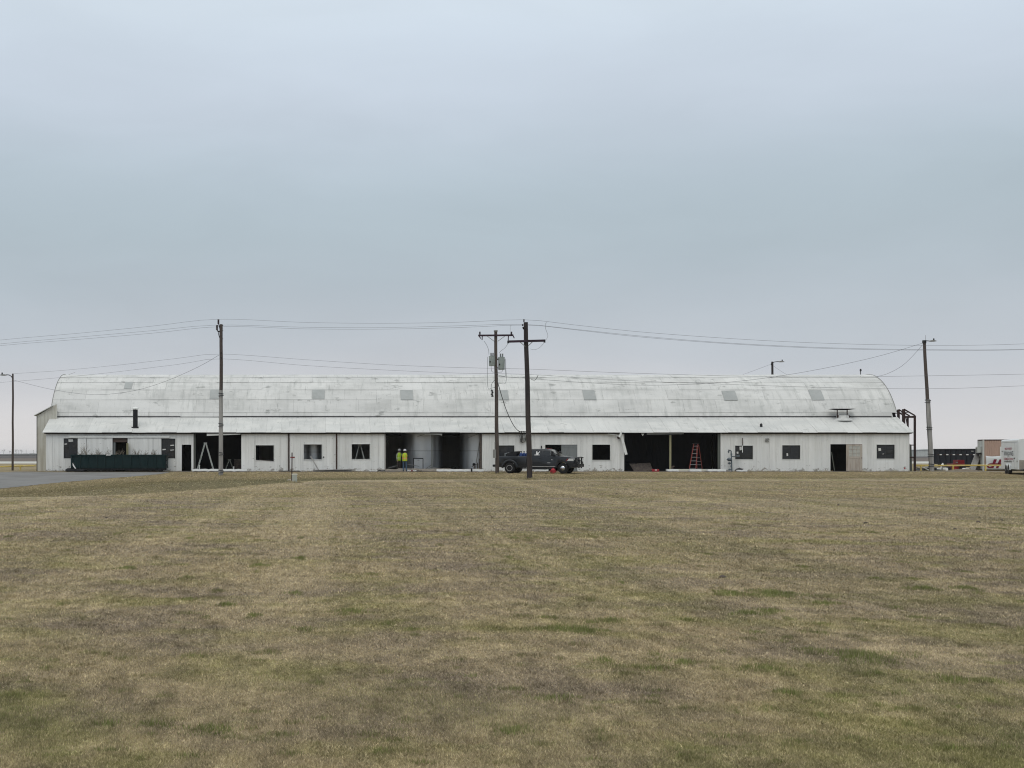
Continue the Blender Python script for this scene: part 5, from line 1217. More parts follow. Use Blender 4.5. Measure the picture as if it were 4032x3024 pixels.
# right bay
mb = MB(); mb.box(wx(2651),wx(2799),111.75,112.0,-.02,.19); one('pale_slab', mb, M_PALE, 'long cream slab lying across the sill of the right bay', 'slab', bevel=.02)
debris('sheet_strip', (2628,2672), 111.0, .17, M_BONE, 'white strip on the ground before the cream slab', 'scrap metal', wav=.03)
debris('sheet_strip', (2716,2762), 110.9, .17, M_BONE, 'white strip on the ground under the grey offcut', 'scrap metal', wav=.02)
debris('sheet_strip', (2785,2858), 110.9, .17, M_BONE, 'white strip on the ground running towards the gas meter', 'scrap metal', wav=.03)
mb = MB(); mb.prism([(wx(2763),.0),(wx(2797),.0),(wx(2797),.10),(wx(2788),.12)], 111.45, 111.5); one('grey_offcut', mb, M_GREYD, 'grey wedge-shaped offcut propped on the cream slab', 'scrap metal')
mb = MB(); mb.bar(P(2644,1858,112.0), P(2648,1838,112.0), .14, .12); mb.bar(P(2644,1838,112.0), P(2655,1836,112.0), .14, .1); one('broken_bracket', mb, M_DEBR, 'broken brown bracket at the foot of the tan post', 'scrap')
rt = thing('red_toolbox', P(2580,1861,111.0), 'flat red toolbox on the ground before the right bay', 'toolbox')
c_ = P(2580,1861,111.0); zb_ = tz(c_.x,111)+.007
mb = MB(); mb.box(c_.x-.28,c_.x+.30,110.9,111.2,zb_,zb_+.15); mb.build('case', M_HYD, rt, bevel=.02)
mb = MB(); mb.box(c_.x-.28,c_.x+.30,110.9,111.2,zb_+.155,zb_+.20); mb.build('lid', M_HYD, rt, bevel=.01)
mb = MB(); mb.box(c_.x-.05,c_.x+.10,110.87,110.9,zb_+.10,zb_+.17); mb.build('label_plate', M_DECALW, rt)
debris('dark_scrap', (2545,2566), 111.0, .08, M_DEBR, 'brown scrap lump beside the red toolbox', 'scrap', wav=.04, depth=.3)
mb = MB(); mb.loft([[P(2480,1828,112.9),P(2556,1824,113.6),P(2560,1822,113.9),P(2478,1826,113.2)],[P(2497,1857,112.4),P(2570,1855,112.4),P(2572,1853,112.8),P(2496,1855,112.9)]]); one('fallen_panel', mb, M_DEBR, 'dark brown panel lying tilted in the right bay', 'board')
for k, (a, b) in enumerate((((2462,1808),(2560,1848)),((2462,1820),(2540,1846)),((2468,1815),(2600,1852)))):
    mb = MB(); mb.bar(P(*a,113.6+.1*k), P(*b,112.9+.1*k), .12, .04); one('fallen_beam', mb, M_BLACKW, 'dark beam slanting to the floor behind the brown panel', 'beam', 'fallen dark beams in the right bay')
# gas meter set
gm = thing('gas_meter', P(2882,1862,111.5), 'blue-grey gas meter pipework standing against the wall', 'gas meter')
Yg = 111.55
def gp(a, b, r_=.035, name='pipe'):
    mb = MB(); mb.tube([P(*a,Yg), P(*b,Yg)], r_, 8); mb.build(name, M_METER, gm, smooth=True)
gp((2882,1863),(2881,1830),.05); gp((2881,1830),(2879,1776),.05); gp((2868,1787),(2868,1787.5))
mb = MB(); mb.tube([P(2879,1778,Yg), P(2877.5,1774,Yg), P(2873,1773,Yg), P(2869,1776,Yg), P(2869,1784,Yg)], .04, 8); mb.build('gooseneck', M_METER, gm, smooth=True)
mb = MB(); mb.lathe(P(2869,1778,Yg), [(.03,-.12),(.07,-.02),(.08,.02),(.03,.06),(.03,.10),(.07,.13),(.07,.16)], 12); mb.build('vent_cap', M_METER, gm, smooth=True)
for c, r_ in (((2872,1809),.19),((2872,1824),.115),((2873,1849),.10)):
    mb = MB(); mb.lathe(P(*c,Yg-.05), [(r_*.3,-r_*.8),(r_*.75,-r_*.6),(r_,-.03),(r_*1.12,-.02),(r_*1.12,.02),(r_,.03),(r_*.8,r_*.5),(r_*.3,r_*.75)], 16); mb.build('regulator', M_METER, gm, smooth=True)
    gp((c[0]+3,c[1]),(2881,c[1]),.04)
gp((2861,1810),(2866,1811),.03,'stub'); gp((2879,1797),(2900,1796),.03); gp((2881,1798),(2895,1797),.035)
mb = MB(); mb.box(P(2900,0,Yg).x,P(2911,0,Yg).x,Yg-.1,Yg+.1,P(0,1799,Yg).z,P(0,1791,Yg).z); mb.build('coupling', M_METER, gm, bevel=.02)
for v in (1789,1836): 
    mb = MB(); mb.lathe(P(2880,v,Yg), [(.075,-.08),(.075,.08)], 10); mb.build('union', M_METER, gm)
t = thing('black_bag', P(2908,1861,111.5), 'black tool bag with a stick poking out, by the gas meter', 'bag')
mb = MB(); c_ = P(2911,1861,111.4); c_.z = .01; mb.loft([[(c_.x+a*sx, c_.y+.14*sy*(.9+.1*a), c_.z+h) for sx, sy in ((-1,-.6),(-.5,-1),(.5,-1),(1,-.6),(1,.6),(.5,1),(-.5,1),(-1,.6))] for a, h in ((.30,0),(.34,.10),(.24,.20),(.06,.27))]); mb.build('sack', M_BLACK, t, smooth=True)
mb = MB(); mb.tube([P(2899,1846,111.5), P(2912,1852,111.5)], .025, 6); mb.build('stick', M_METER, t)
debris('sheet_strip', (2902,2942), 111.0, .12, M_BONE, 'thin pale strip on the ground below the black bag', 'scrap metal', wav=.02, depth=.3)
# truck-side scrap under the pickup
debris('sheet_strip', (2105,2160), 110.9, .12, M_BONE, 'pale strip on the ground behind the pickup', 'scrap metal', wav=.05, depth=.4)
# small sill dirt under the left wall
debris('dark_scrap', (180,262), 111.75, .03, M_BLACK, 'black scraps along the foot of the wall by the annex', 'scrap', wav=.03, depth=.15)

# ------------------------------------------------------------------ field markers
b = G(1149,1897); t = thing('marker_stake', b, 'thin rusty stake with a small red marker plate in the grass', 'stake')
mb = MB(); mb.tube([b+Vector((0,0,-.1)), P(1150,1782,b.y)], .035, 6); mb.build('stake', M_RUST, t)
mb = MB(); c_ = P(1152,1801,b.y-.05); mb.box(c_.x-.14,c_.x+.14,c_.y-.03,c_.y,c_.z-.045,c_.z+.045); mb.build('marker_plate', mat('faded_red_plate',(.20,.05,.05),.7), t)
b = G(1160,1902); t = thing('utility_pedestal', b, 'short pale grey-green utility pedestal beside the rusty stake', 'pedestal')
mb = MB(); h_ = P(1160,1866,b.y).z-b.z; mb.loft([[(b.x+sx*w_,b.y+sy*w_,b.z+z_) for sx, sy in ((-1,-1),(1,-1),(1,1),(-1,1))] for w_, z_ in ((.135,-.05),(.13,h_*.93))]); mb.build('housing', mat('pale_pedestal',(.38,.40,.36),.7,noise=((4,4,3),(.28,.29,.26),.7,(.45,.65))), t, bevel=.02)
mb = MB(); mb.loft([[(b.x+sx*w_,b.y+sy*w_,b.z+z_) for sx, sy in ((-1,-1),(1,-1),(1,1),(-1,1))] for w_, z_ in ((.15,h_*.92),(.15,h_*.97),(.10,h_*1.02))]); mb.build('cap', M_PALE, t, bevel=.01)
b = G(1140,1896); mb = MB(); mb.lathe(b+Vector((0,0,-.05)), [(.22,0),(.24,.06),(.17,.14),(.06,.19),(.01,.19)], 9); one('field_stone', mb, M_CONC, 'small grey stone at the foot of the rusty stake', 'stone')

# ------------------------------------------------------------------ yellow pipe rails
def rail(pts, posts, label, zt=None):
    t = thing('pipe_rail', posts[0], label, 'railing')
    mb = MB(); mb.tube(pts, .06, 8); mb.build('rail', M_YEL, t, smooth=True)
    for q in posts:
        p0 = Vector((q.x,q.y,-.05)); tp = min(pts, key=lambda v: abs(v.x-q.x)); 
        f = [(a, b_) for a, b_ in zip(pts[:-1], pts[1:]) if a.x <= q.x <= b_.x]
        z_ = f[0][0].lerp(f[0][1], (q.x-f[0][0].x)/(f[0][1].x-f[0][0].x)).z if f else tp.z
        mb = MB(); mb.tube([p0, Vector((q.x,q.y,z_))], .075, 8); mb.build('post', M_YEL, t, smooth=True)
YA = 119.5
rail([P(-330,1841,YA+1), P(0,1837.2,YA), P(140,1833.5,YA)], [P(80,1855,YA-.2), P(-200,1855,YA+.6)], 'yellow pipe rail on short posts beside the annex')
YC = 115.0
rail([P(3603,1833,YC), P(3700,1833,YC), P(3850,1832.3,YC), P(3955,1832.5,YC), P(4120,1832,YC)], [P(3626,1855,YC), P(3753,1855,YC), P(3880.5,1855,YC), P(4010,1855,YC)], 'yellow pipe rail running from the steel frame to the container')

# ------------------------------------------------------------------ yard to the right
Yq = 150.0
t = thing('dumpster', P(3765,1832,Yq), 'black roll-off dumpster with reflective tape beyond the yellow rail', 'dumpster')
a0, a1 = P(3679,1830,Yq+3), P(3848,1830,Yq-2); dirv = (a1-a0); dirv.z = 0; ln = dirv.length; dirv.normalize(); nv = Vector((-dirv.y,dirv.x,0))
def dq(u, v, z): return a0*1.0+dirv*u+nv*v+Vector((0,0,z-a0.z))
def dbox(name, u0,u1,v0,v1,z0,z1,m,par=None):
    mb = MB(); mb.add([dq(u0,v0,z0),dq(u1,v0,z0),dq(u1,v1,z0),dq(u0,v1,z0),dq(u0,v0,z1),dq(u1,v0,z1),dq(u1,v1,z1),dq(u0,v1,z1)],[(0,3,2,1),(4,5,6,7),(0,1,5,4),(1,2,6,5),(2,3,7,6),(3,0,4,7)]); return mb.build(name, m, par or t)
zt_ = P(0,1767.5,Yq).z
dbox('side_wall',0,ln,0,.06,.32,zt_,M_NAVY); dbox('side_wall',0,ln,2.3,2.36,.32,zt_,M_NAVY); dbox('end_wall',0,.06,.07,2.29,.32,zt_,M_NAVY); dbox('end_wall',ln-.06,ln,.07,2.29,.32,zt_,M_NAVY); dbox('floor',.07,ln-.07,.07,2.29,.30,.38,M_NAVY)
dbox('top_rail',-.05,ln+.05,-.07,.0,zt_-.12,zt_+.01,M_BLACK); dbox('skid_rail',.1,ln-.1,.4,.55,.02,.29,M_BLACK); dbox('skid_rail',.1,ln-.1,1.8,1.95,.02,.29,M_BLACK)
for k in range(6):
    u = ln*(.14+.155*k); dbox('reflective_tape',u,u+.30,-.09,-.075,1.30,1.40,M_DECALW); dbox('reflective_tape',u-.42,u-.06,-.09,-.075,1.32,1.38,M_RUST)
for k in range(9): dbox('side_rib',ln*k/8-.05+.05*(k==0)-.05*(k==8),ln*k/8+.05,-.07,-.001,.33,zt_-.125,M_NAVY)
dbox('placard',ln*.88,ln*.93,-.1,-.08,1.66,1.78,M_GREYD)
# salmon site container
Yk = 116.5
ct = thing('site_container', P(3875,1853,Yk), 'salmon-pink site container with pale end and small window behind the trailer', 'container')
c0 = P(3870,0,Yk); e0 = P(3850,0,Yk+2.3); d_end = (e0-c0); d_end.z = 0; d_end.normalize(); d_side = Vector((d_end.y,-d_end.x,0)); ztc = P(0,1730,Yk).z
def cq(u, v, z): q = c0+d_side*u+d_end*v; q.z = z; return q
def cbox(name,u0,u1,v0,v1,z0,z1,m,par=None,bev=0):
    mb = MB(); mb.add([cq(u0,v0,z0),cq(u1,v0,z0),cq(u1,v1,z0),cq(u0,v1,z0),cq(u0,v0,z1),cq(u1,v0,z1),cq(u1,v1,z1),cq(u0,v1,z1)],[(0,3,2,1),(4,5,6,7),(0,1,5,4),(1,2,6,5),(2,3,7,6),(3,0,4,7)]); return mb.build(name, m, par or ct, bevel=bev)
CL = 6.0
# corrugated long side
mb = MB(); n = 40; vs = []
for i in range(n*4+1):
    u = .12+(CL-.24)*i/(n*4); v = .0 if i % 4 in (0,1) else .035
    vs += [cq(u,v,.12), cq(u,v,ztc-.10)]
mb.add(vs, [(2*i,2*i+2,2*i+3,2*i+1) for i in range(n*4)]); mb.build('side_wall', M_CONT, ct)
cbox('end_wall',-.0,.05,.1,2.3,.12,ztc-.1,M_CONTW); cbox('rear_wall',.1,CL-.1,2.36,2.4,.12,ztc-.1,M_CONT); cbox('far_end_wall',CL-.05,CL,.1,2.3,.12,ztc-.1,M_CONT)
for u in (-.02,CL-.10):
    for v in (-.02,2.30): cbox('corner_post',u,u+.13,v,v+.13,.0,ztc,M_CONTW if u < 0 else M_CONT)
cbox('roof',-.02,CL+.02,-.015,2.42,ztc-.095,ztc-.01,M_RUST); cbox('floor_rail',.12,CL-.1,-.01,2.4,.02,.12,M_RUST)
w_ = cbox('window',1.33,2.03,-.05,.03,1.25,2.05,M_TRIM); cbox('pane',1.44,1.92,-.06,-.051,1.36,1.95,M_BLACK,w_)
ac = cbox('air_conditioner',-.35,-.02,.45,1.35,1.55,2.05,M_CONTW); cbox('grille',-.36,-.351,.5,1.3,1.62,1.95,M_GREYD,ac); cbox('bracket',-.33,-.02,.5,1.3,1.38,1.53,M_FLASH_SHADE,ac)
# banner on the container side
bn = thing('banner', cq(1.6,-.1,.1), 'wrinkled white banner with a maroon letter logo on the container', 'banner')
def bq(u, v, dy=-.08): return cq(u, dy, v)
mb = MB(); nx_, nz_ = 16, 8; vs = []
for j in range(nz_+1):
    for i in range(nx_+1):
        u = .22+2.1*i/nx_; tp = 1.28-.04*math.sin(i*.5)-.10*(i/nx_)
        z = .10+(tp-.10)*j/nz_; vs.append(bq(u, z, -.07-.035*math.sin(i*.9+j*.5)*(j/nz_)-.02*math.sin(j*1.3)))
mb.add(vs, [(j*(nx_+1)+i, j*(nx_+1)+i+1, (j+1)*(nx_+1)+i+1, (j+1)*(nx_+1)+i) for j in range(nz_) for i in range(nx_)])
o = mb.build('cloth', M_BAN, bn, smooth=True); sol = o.modifiers.new('t','SOLIDIFY'); sol.thickness = .006
def bshape(name, poly):
    mb = MB(); n = len(poly); mb.add([bq(u,z,-.14) for u,z in poly]+[bq(u,z,-.13) for u,z in poly], [tuple(range(n)), tuple(range(2*n-1,n-1,-1))]+[(i,n+i,n+(i+1)%n,(i+1)%n) for i in range(n)]); mb.build(name, M_BANR, bn)
bshape('letter_stroke', [(.60,.24),(.80,.24),(1.07,.98),(.84,.98)]); bshape('letter_stroke', [(.98,.24),(1.18,.24),(1.50,.97),(1.27,.97)]); bshape('letter_bar', [(.62,.50),(1.62,.50),(1.70,.64),(.68,.64)])
bshape('letter_bowl', [(.74,.50),(.50,.50),(.42,.44),(.46,.36),(.66,.36),(.62,.24),(.42,.24),(.30,.31),(.28,.46),(.38,.58),(.54,.64),(.74,.64)])
# enclosed cargo trailer, nose towards the camera
nc = P(4010,0,101.0); rc = P(3942,0,107.2); ds = rc-nc; ds.z = 0; LT = ds.length; ds.normalize(); df = Vector((ds.y,-ds.x,0))  # df: along the nose, to the right
tz0 = tz(nc.x+1, 101)+.0
tt = thing('cargo_trailer', Vector((nc.x,nc.y,tz0)), 'white enclosed cargo trailer with red and grey lettering beside the container', 'trailer')
def tq(u, v, z): q = nc+ds*u+df*v; q.z = tz0+z; return q
def tbox(name,u0,u1,v0,v1,z0,z1,m,par=None,bev=0):
    mb = MB(); mb.add([tq(u0,v0,z0),tq(u1,v0,z0),tq(u1,v1,z0),tq(u0,v1,z0),tq(u0,v0,z1),tq(u1,v0,z1),tq(u1,v1,z1),tq(u0,v1,z1)],[(0,3,2,1),(4,5,6,7),(0,1,5,4),(1,2,6,5),(2,3,7,6),(3,0,4,7)]); return mb.build(name, m, par or tt, bevel=bev)
ZT_ = P(0,1729,101).z-tz0; ZB_ = .42
tbox('body',0,LT,0,2.3,ZB_,ZT_-.22,M_WHITE,bev=.02)
mb = MB(); mb.loft([[tq(u,.0+a,z) for u in (0,)]+[tq(LT,.0+a,z),tq(LT,2.3-a,z),tq(0,2.3-a,z)] for a, z in ((-.015,ZT_-.215),(-.015,ZT_-.08),(.06,ZT_-.01),(.25,ZT_+.02))]); mb.build('roof', M_WHITE, tt, bevel=.01)
tbox('stone_guard',-.02,-.003,.02,2.28,ZB_+.02,ZB_+.70,mat('worn_aluminium_guard',(.30,.27,.23),.5,noise=((3,3,3),(.22,.2,.17),.7,(.4,.65))))
tbox('front_trim',-.03,.0,.0,.05,ZB_,ZT_-.22,M_WHITE)
sdv = tbox('side_door',.45,1.35,-.022,-.002,ZB_+.12,ZT_-.32,M_WHITE); tbox('door_seam',1.36,1.40,-.018,-.003,ZB_+.1,ZT_-.3,M_GREYD,sdv); tbox('handle',1.16,1.36,-.07,-.023,1.22,1.30,M_BLACK,sdv)
for u in (.3,1.7,2.9,3.9,5.9):
    tbox('marker_light',u,u+.12,-.04,-.003,1.02 if u != 5.9 else 1.75,1.07 if u != 5.9 else 1.82,M_RUST)
FD = MB(); um = 3.6
prof_ = []
for c_u in (um-.45, um+.45):
    mb = MB(); pts = [tq(c_u+.45*math.cos(a), -.03, .36+.50*math.sin(a)) for a in [math.pi*k/12 for k in range(13)]]
    rgs = []
    for k in range(13):
        a = math.pi*k/12; rgs.append([tq(c_u+r_*math.cos(a), v, .36+r_*1.02*math.sin(a)) for r_, v in ((.47,-.10),(.47,.0),(.40,.0),(.40,-.10))])
    mb.loft(rgs); mb.build('fender', M_WHITE, tt)
    wl = bpy.data.objects.new('wheel', None); COL.objects.link(wl); wl.parent = tt; wl.location = tq(c_u,-.0,.36)-tt.location
    def disc(prf, name, m):
        rgs = [[tq(c_u+r_*math.cos(2*math.pi*k/22), v, .36+r_*math.sin(2*math.pi*k/22)) for k in range(22)] for r_, v in prf]
        mb = MB(); mb.loft(rgs); mb.build(name, m, wl, smooth=True)
    disc([(.2,.12),(.33,.12),(.36,.08),(.36,-.06),(.33,-.11),(.21,-.11)], 'tyre', M_TYRE); disc([(.21,-.10),(.19,-.06),(.10,-.06),(.07,-.11),(.02,-.11)], 'rim', M_DECALW)
    wl2 = bpy.data.objects.new('wheel', None); COL.objects.link(wl2); wl2.parent = tt; wl2.location = tq(c_u,2.3,.36)-tt.location
    rgs = [[tq(c_u+r_*math.cos(2*math.pi*k/22), 2.3+v, .36+r_*math.sin(2*math.pi*k/22)) for k in range(22)] for r_, v in ((.2,-.12),(.33,-.12),(.36,-.06),(.36,.06),(.33,.11),(.21,.11))]
    mb = MB(); mb.loft(rgs); mb.build('tyre', M_TYRE, wl2, smooth=True)
mb = MB()
for k in range(0,1): mb.add([tq(um-.98,-.006,ZB_),tq(um+.98,-.006,ZB_),tq(um+.9,-.006,.70),tq(um-.9,-.006,.70)], [(0,1,2,3)])
mb.build('wheel_well', M_BLACK, tt)
tbox('chassis',-.1,LT-.1,.15,2.15,.34,.415,M_BLACK); tbox('axle',um-.5,um+.5,.1,2.2,.30,.40,M_BLACK)
mb = MB(); mb.bar(tq(0,.35,.38), tq(-1.4,1.15,.38), .09, .12); mb.bar(tq(0,1.95,.38), tq(-1.4,1.15,.38), .09, .12); mb.bar(tq(-1.2,1.15,.0), tq(-1.2,1.15,.65), .08, .08, up=(0,1,0)); mb.build('tongue', M_BLACK, tt)
tbox('rear_lamp',LT-.02,LT+.03,.0,.14,.50,.62,M_BLACK)
# lettering on the trailer side: u runs from the rear (reading order rear -> nose)
def lettering(txt, uc, z, width, h, m, name='lettering', squash=None):
    cu = bpy.data.curves.new(name, 'FONT'); cu.body = txt; cu.align_x = 'CENTER'; cu.align_y = 'CENTER'; cu.size = 1; cu.extrude = .0; cu.offset = .012
    to = bpy.data.objects.new(name, cu); COL.objects.link(to); dg = bpy.context.evaluated_depsgraph_get()
    me = bpy.data.meshes.new_from_object(to.evaluated_get(dg)); bpy.data.objects.remove(to)
    co = np.array([v.co[:] for v in me.vertices]); mn, mx = co.min(0), co.max(0)
    for v in me.vertices:
        fx = (v.co.x-(mn[0]+mx[0])/2)/(mx[0]-mn[0]); fz = (v.co.y-(mn[1]+mx[1])/2)/(mx[1]-mn[1])
        k = 1.0 if not squash else 1+squash*(2*abs(fx))**2
        v.co = tq(uc-fx*width, -.03, z+fz*h*k)-tt.location
    me.materials.append(m); o = bpy.data.objects.new(name, me); COL.objects.link(o); o.parent = tt
sgn = 3.55
lettering('MIDWEST', sgn, 1.98, 2.6, .17, M_TXTR); lettering('WRECKING', sgn, 1.62, 3.5, .26, M_TXTK, squash=.55); lettering('CO.', sgn, 1.42, .7, .10, M_TXTK); lettering('DEMOLITION', sgn, 1.20, 3.4, .17, M_TXTR)
for k, u in enumerate((1.45,1.2,.95,.7,.45,.2,-.15,-.4,-.85,-1.1)):
    tbox('lettering',sgn+u-.08,sgn+u+.10,-.03,-.027,.95,1.06,M_GREYD)
# red machine, ramps, rubbish behind the rail
Ym = 121.0
rm = thing('red_machine', P(3780,1850,Ym), 'low red machine with a boxy engine cover behind the yellow rail', 'machine')
def rbox(name,a,b,c,d,y0,y1,m,bev=.02): mb = MB(); mb.box(P(a,0,Ym).x,P(b,0,Ym).x,y0,y1,P(0,d,Ym).z,P(0,c,Ym).z); mb.build(name, m, rm, bevel=bev)
rbox('engine_cover',3772,3798,1811,1828,Ym,Ym+1.0,M_REDM); rbox('deck',3750,3799,1826,1830,Ym-.1,Ym+1.1,M_REDM); rbox('chassis',3752,3798,1830.5,1848,Ym+.1,Ym+1.0,M_REDM); rbox('bucket',3744,3765,1836,1850,Ym-.5,Ym-.05,M_REDM,.04)
rbox('exhaust',3767,3772,1819,1823,Ym,Ym+.2,M_GREYD)
for px_ in (3758,3790):
    mb = MB(); mb.lathe(P(px_,1845,Ym+.0), [(.1,-.1),(.26,-.1),(.28,0),(.26,.1),(.1,.1)], 16, 'y'); mb.build('wheel', M_TYRE, rm)
mb = MB(); mb.lathe(P(3761,1846,Ym-.55), [(.10,-.03),(.10,.03)], 10, 'y'); mb.build('hub', M_HYD, rm)
mb = MB(); mb.bar(P(3827,1851,116.6), P(3850,1793,117.6), .52, .06, up=(0,1,0)); one('loading_ramp', mb, M_WOODG, 'grey loading ramp leaning against the pale container end', 'ramp')
mb = MB(); mb.bar(P(3842,1851,117.4), P(3862,1793,118.2), .6, .05, up=(0,1,0)); one('loading_ramp', mb, M_DEBR, 'dark brown panel leaning behind the grey loading ramp', 'board')
for a, b, c, d, m, lab, Y in ((3690,3707,1843,1853,M_BONE,'white plastic sack on the ground behind the yellow rail',117.5),(3710,3727,1838,1852,M_GREYD,'grey box among the rubbish behind the yellow rail',118),(3722,3734,1842,1852,M_BONE,'white box among the rubbish behind the rail',117),
                         (3733,3745,1838,1851,M_NAVY,'dark blue drum-like box beside the red machine',118),(3798,3818,1843,1849,M_BONE,'flat white box between the red machine and the ramp',118.5)):
    mb = MB(); x0, x1 = P(a,0,Y).x, P(b,0,Y).x; z1 = P(0,c,Y).z
    mb.loft([[(x0+i,Y,z_),(x1-i,Y,z_),(x1-i,Y+.5,z_),(x0+i,Y+.5,z_)] for i, z_ in ((.03,0),(0,z1*.3),(.02,z1*.8),(.07,z1))]); one('rubbish_box', mb, m, lab, 'box', bevel=.02)
mb = MB(); mb.bar(P(3706,1834,117.2), P(3714,1825,117.3), .14, .03, up=(0,1,0)); mb.bar(P(3704,1848,117.2), P(3706,1834,117.2), .08, .03, up=(0,1,0)); one('bent_strip', mb, M_BONE, 'bent white strip sticking up behind the yellow rail', 'scrap metal')
for k, pts in enumerate(([(3630,1840),(3640,1843),(3650,1849),(3660,1851)],[(3608,1841),(3625,1846),(3645,1840),(3660,1838)],[(3640,1846),(3655,1841),(3668,1839),(3690,1840)])):
    mb = MB(); Y = 116.5+.4*k; rgs = []
    for a in pts:
        q = P(*a,Y); rgs.append([q+Vector((0,-.15,-.03)), q+Vector((0,.25,-.03)), q+Vector((0,.25,.03)), q+Vector((0,-.15,.03))])
    mb.loft(rgs); one('curled_sheet', mb, (M_BONE,M_GREYD,M_WOODG)[k], ('curled white roof sheet on the scrap heap by the leaning pole','grey curled sheet on the scrap heap by the steel frame','weathered curled sheet behind the leaning pole')[k], 'scrap metal')
mb = MB(); x0, x1 = P(3604,0,118).x, P(3700,0,118).x
rgs = []
for k in range(13):
    x = x0+(x1-x0)*k/12; h = .28*math.sin(math.pi*k/12)**.5+.05*math.sin(k*2.3); rgs.append([(x,117.2,-.02),(x,117.6,max(.02,h)),(x,118.4,max(.02,h*.9)),(x,118.9,-.02)])
mb.loft(rgs); one('scrap_heap', mb, M_BLACK, 'low dark scrap heap behind the leaning lamp pole', 'scrap heap')
mb = MB(); c_ = P(3790,1853,113.5)
rgs = [[(c_.x+r_*1.9*math.cos(2*math.pi*k/18), c_.y+r_*.6*math.sin(2*math.pi*k/18), z_+.015*math.sin(k*2.7)) for k in range(18)] for r_, z_ in ((.85,-.03),(.6,.08),(.32,.15),(.08,.18))]
mb.loft(rgs); one('dirt_mound', mb, M_DIRT, 'low mound of bare dirt before the yellow rail', 'mound')

# ------------------------------------------------------------------ distance
def scrub(name, x0, x1, Y, h, step, seed):
    rr_ = random.Random(seed); mb = MB(); x = x0
    while x < x1:
        w_ = step*rr_.uniform(.8,1.8); hh = h*rr_.uniform(.72,1.05); y = Y+rr_.uniform(-6,6)
        rgs = [[(x+w_*f*math.cos(2*math.pi*k/7)*rr_.uniform(.8,1.15), y+w_*f*math.sin(2*math.pi*k/7), z*hh) for k in range(7)] for f, z in ((.9,-.02),(1.1,.35),(.85,.75),(.3,1.0))]
        mb.loft(rgs); x += w_*.8
    tag(mb.build(name, M_TREEF), 'low grey belt of scrub along the horizon', 'scrub', kind='stuff')
scrub('distant_scrub', 250, 620, 780, 2.9, 4.0, 3)
scrub('distant_scrub', -420, 250, 1150, 1.75, 5.0, 5)
def bare_tree(px, py, Y, label, seed):
    rr_ = random.Random(seed); b = P(px,1787,Y); b.z = 0; h = P(px,py,Y).z
    t = thing('bare_tree', b, label, 'tree', 'bare trees on the horizon')
    tk = MB(); tk.tube([b, b+Vector((rr_.uniform(-.2,.2),0,h*.35))], [.5,.36], 6); tk.build('trunk', M_BARK, t)
    cr_ = MB()
    def grow(p, d, L_, r_, lv):
        q = p+d*L_; cr_.tube([p,q], [r_, r_*.6], 4, caps=False)
        if lv:
            for _ in range(4): grow(p.lerp(q,rr_.uniform(.45,1)), (d+Vector((rr_.uniform(-.8,.8),rr_.uniform(-.8,.8),rr_.uniform(-.1,.5)))).normalized(), L_*rr_.uniform(.5,.8), r_*.55, lv-1)
    for _ in range(4): grow(b+Vector((0,0,h*.30)), Vector((rr_.uniform(-.6,.6),rr_.uniform(-.6,.6),1)).normalized(), h*.30, .22, 3)
    cr_.build('crown', M_BARK, t)
for i, (px_, py_, Y) in enumerate(((14,1766,5200),(38,1772,5600),(64,1766,5400),(85,1767,5000),(-60,1768,5300))):
    bare_tree(px_, py_, Y, 'faint bare tree on the horizon beyond the slim lamp post', i+20)
for i, px_ in enumerate((103,132,74)):
    b = P(px_,1787,2600); b.z = 0; mb = MB(); mb.tube([b, P(px_,1770+i,2600)], .22, 6); mb.bar(P(px_-3,1773+i,2600), P(px_+3,1773+i,2600), .2, .2); one('distant_pole', mb, M_BARK, 'tiny power pole on the horizon by the slim lamp post', 'utility pole', 'distant power poles')
b = P(3636,1787,740); mb = MB(); mb.box(b.x-4,b.x+12,738,752,0,P(0,1771,740).z); mb.prism([(b.x-4.5,P(0,1771,740).z),(b.x+12.5,P(0,1771,740).z),(b.x+4,P(0,1768,740).z)], 737.5, 752.5); one('distant_shed', mb, M_CONTW, 'tiny pale shed on the horizon beside the leaning lamp pole', 'building')

for k, (px_, py_) in enumerate(((3410,2062),(3620,2030),(3850,2058),(3945,2050),(3760,2085),(2845,2276),(2428,1946),(1712,1963),(420,2040),(3300,1990))):
    b = G(px_, py_); rr_ = random.Random(k); mb = MB(); r_ = rr_.uniform(.022,.038)
    mb.loft([[(b.x+r_*f*1.5*math.cos(q)*rr_.uniform(.8,1.2), b.y+r_*f*math.sin(q), b.z+z_*r_) for q in [2*math.pi*i/8 for i in range(8)]] for f, z_ in ((1.0,-.2),(1.1,.3),(.7,.9),(.2,1.2))])
    one('earth_clod', mb, M_DEBR, 'small dark clod of earth lying in the mown grass', 'clod', 'clods of earth in the field')

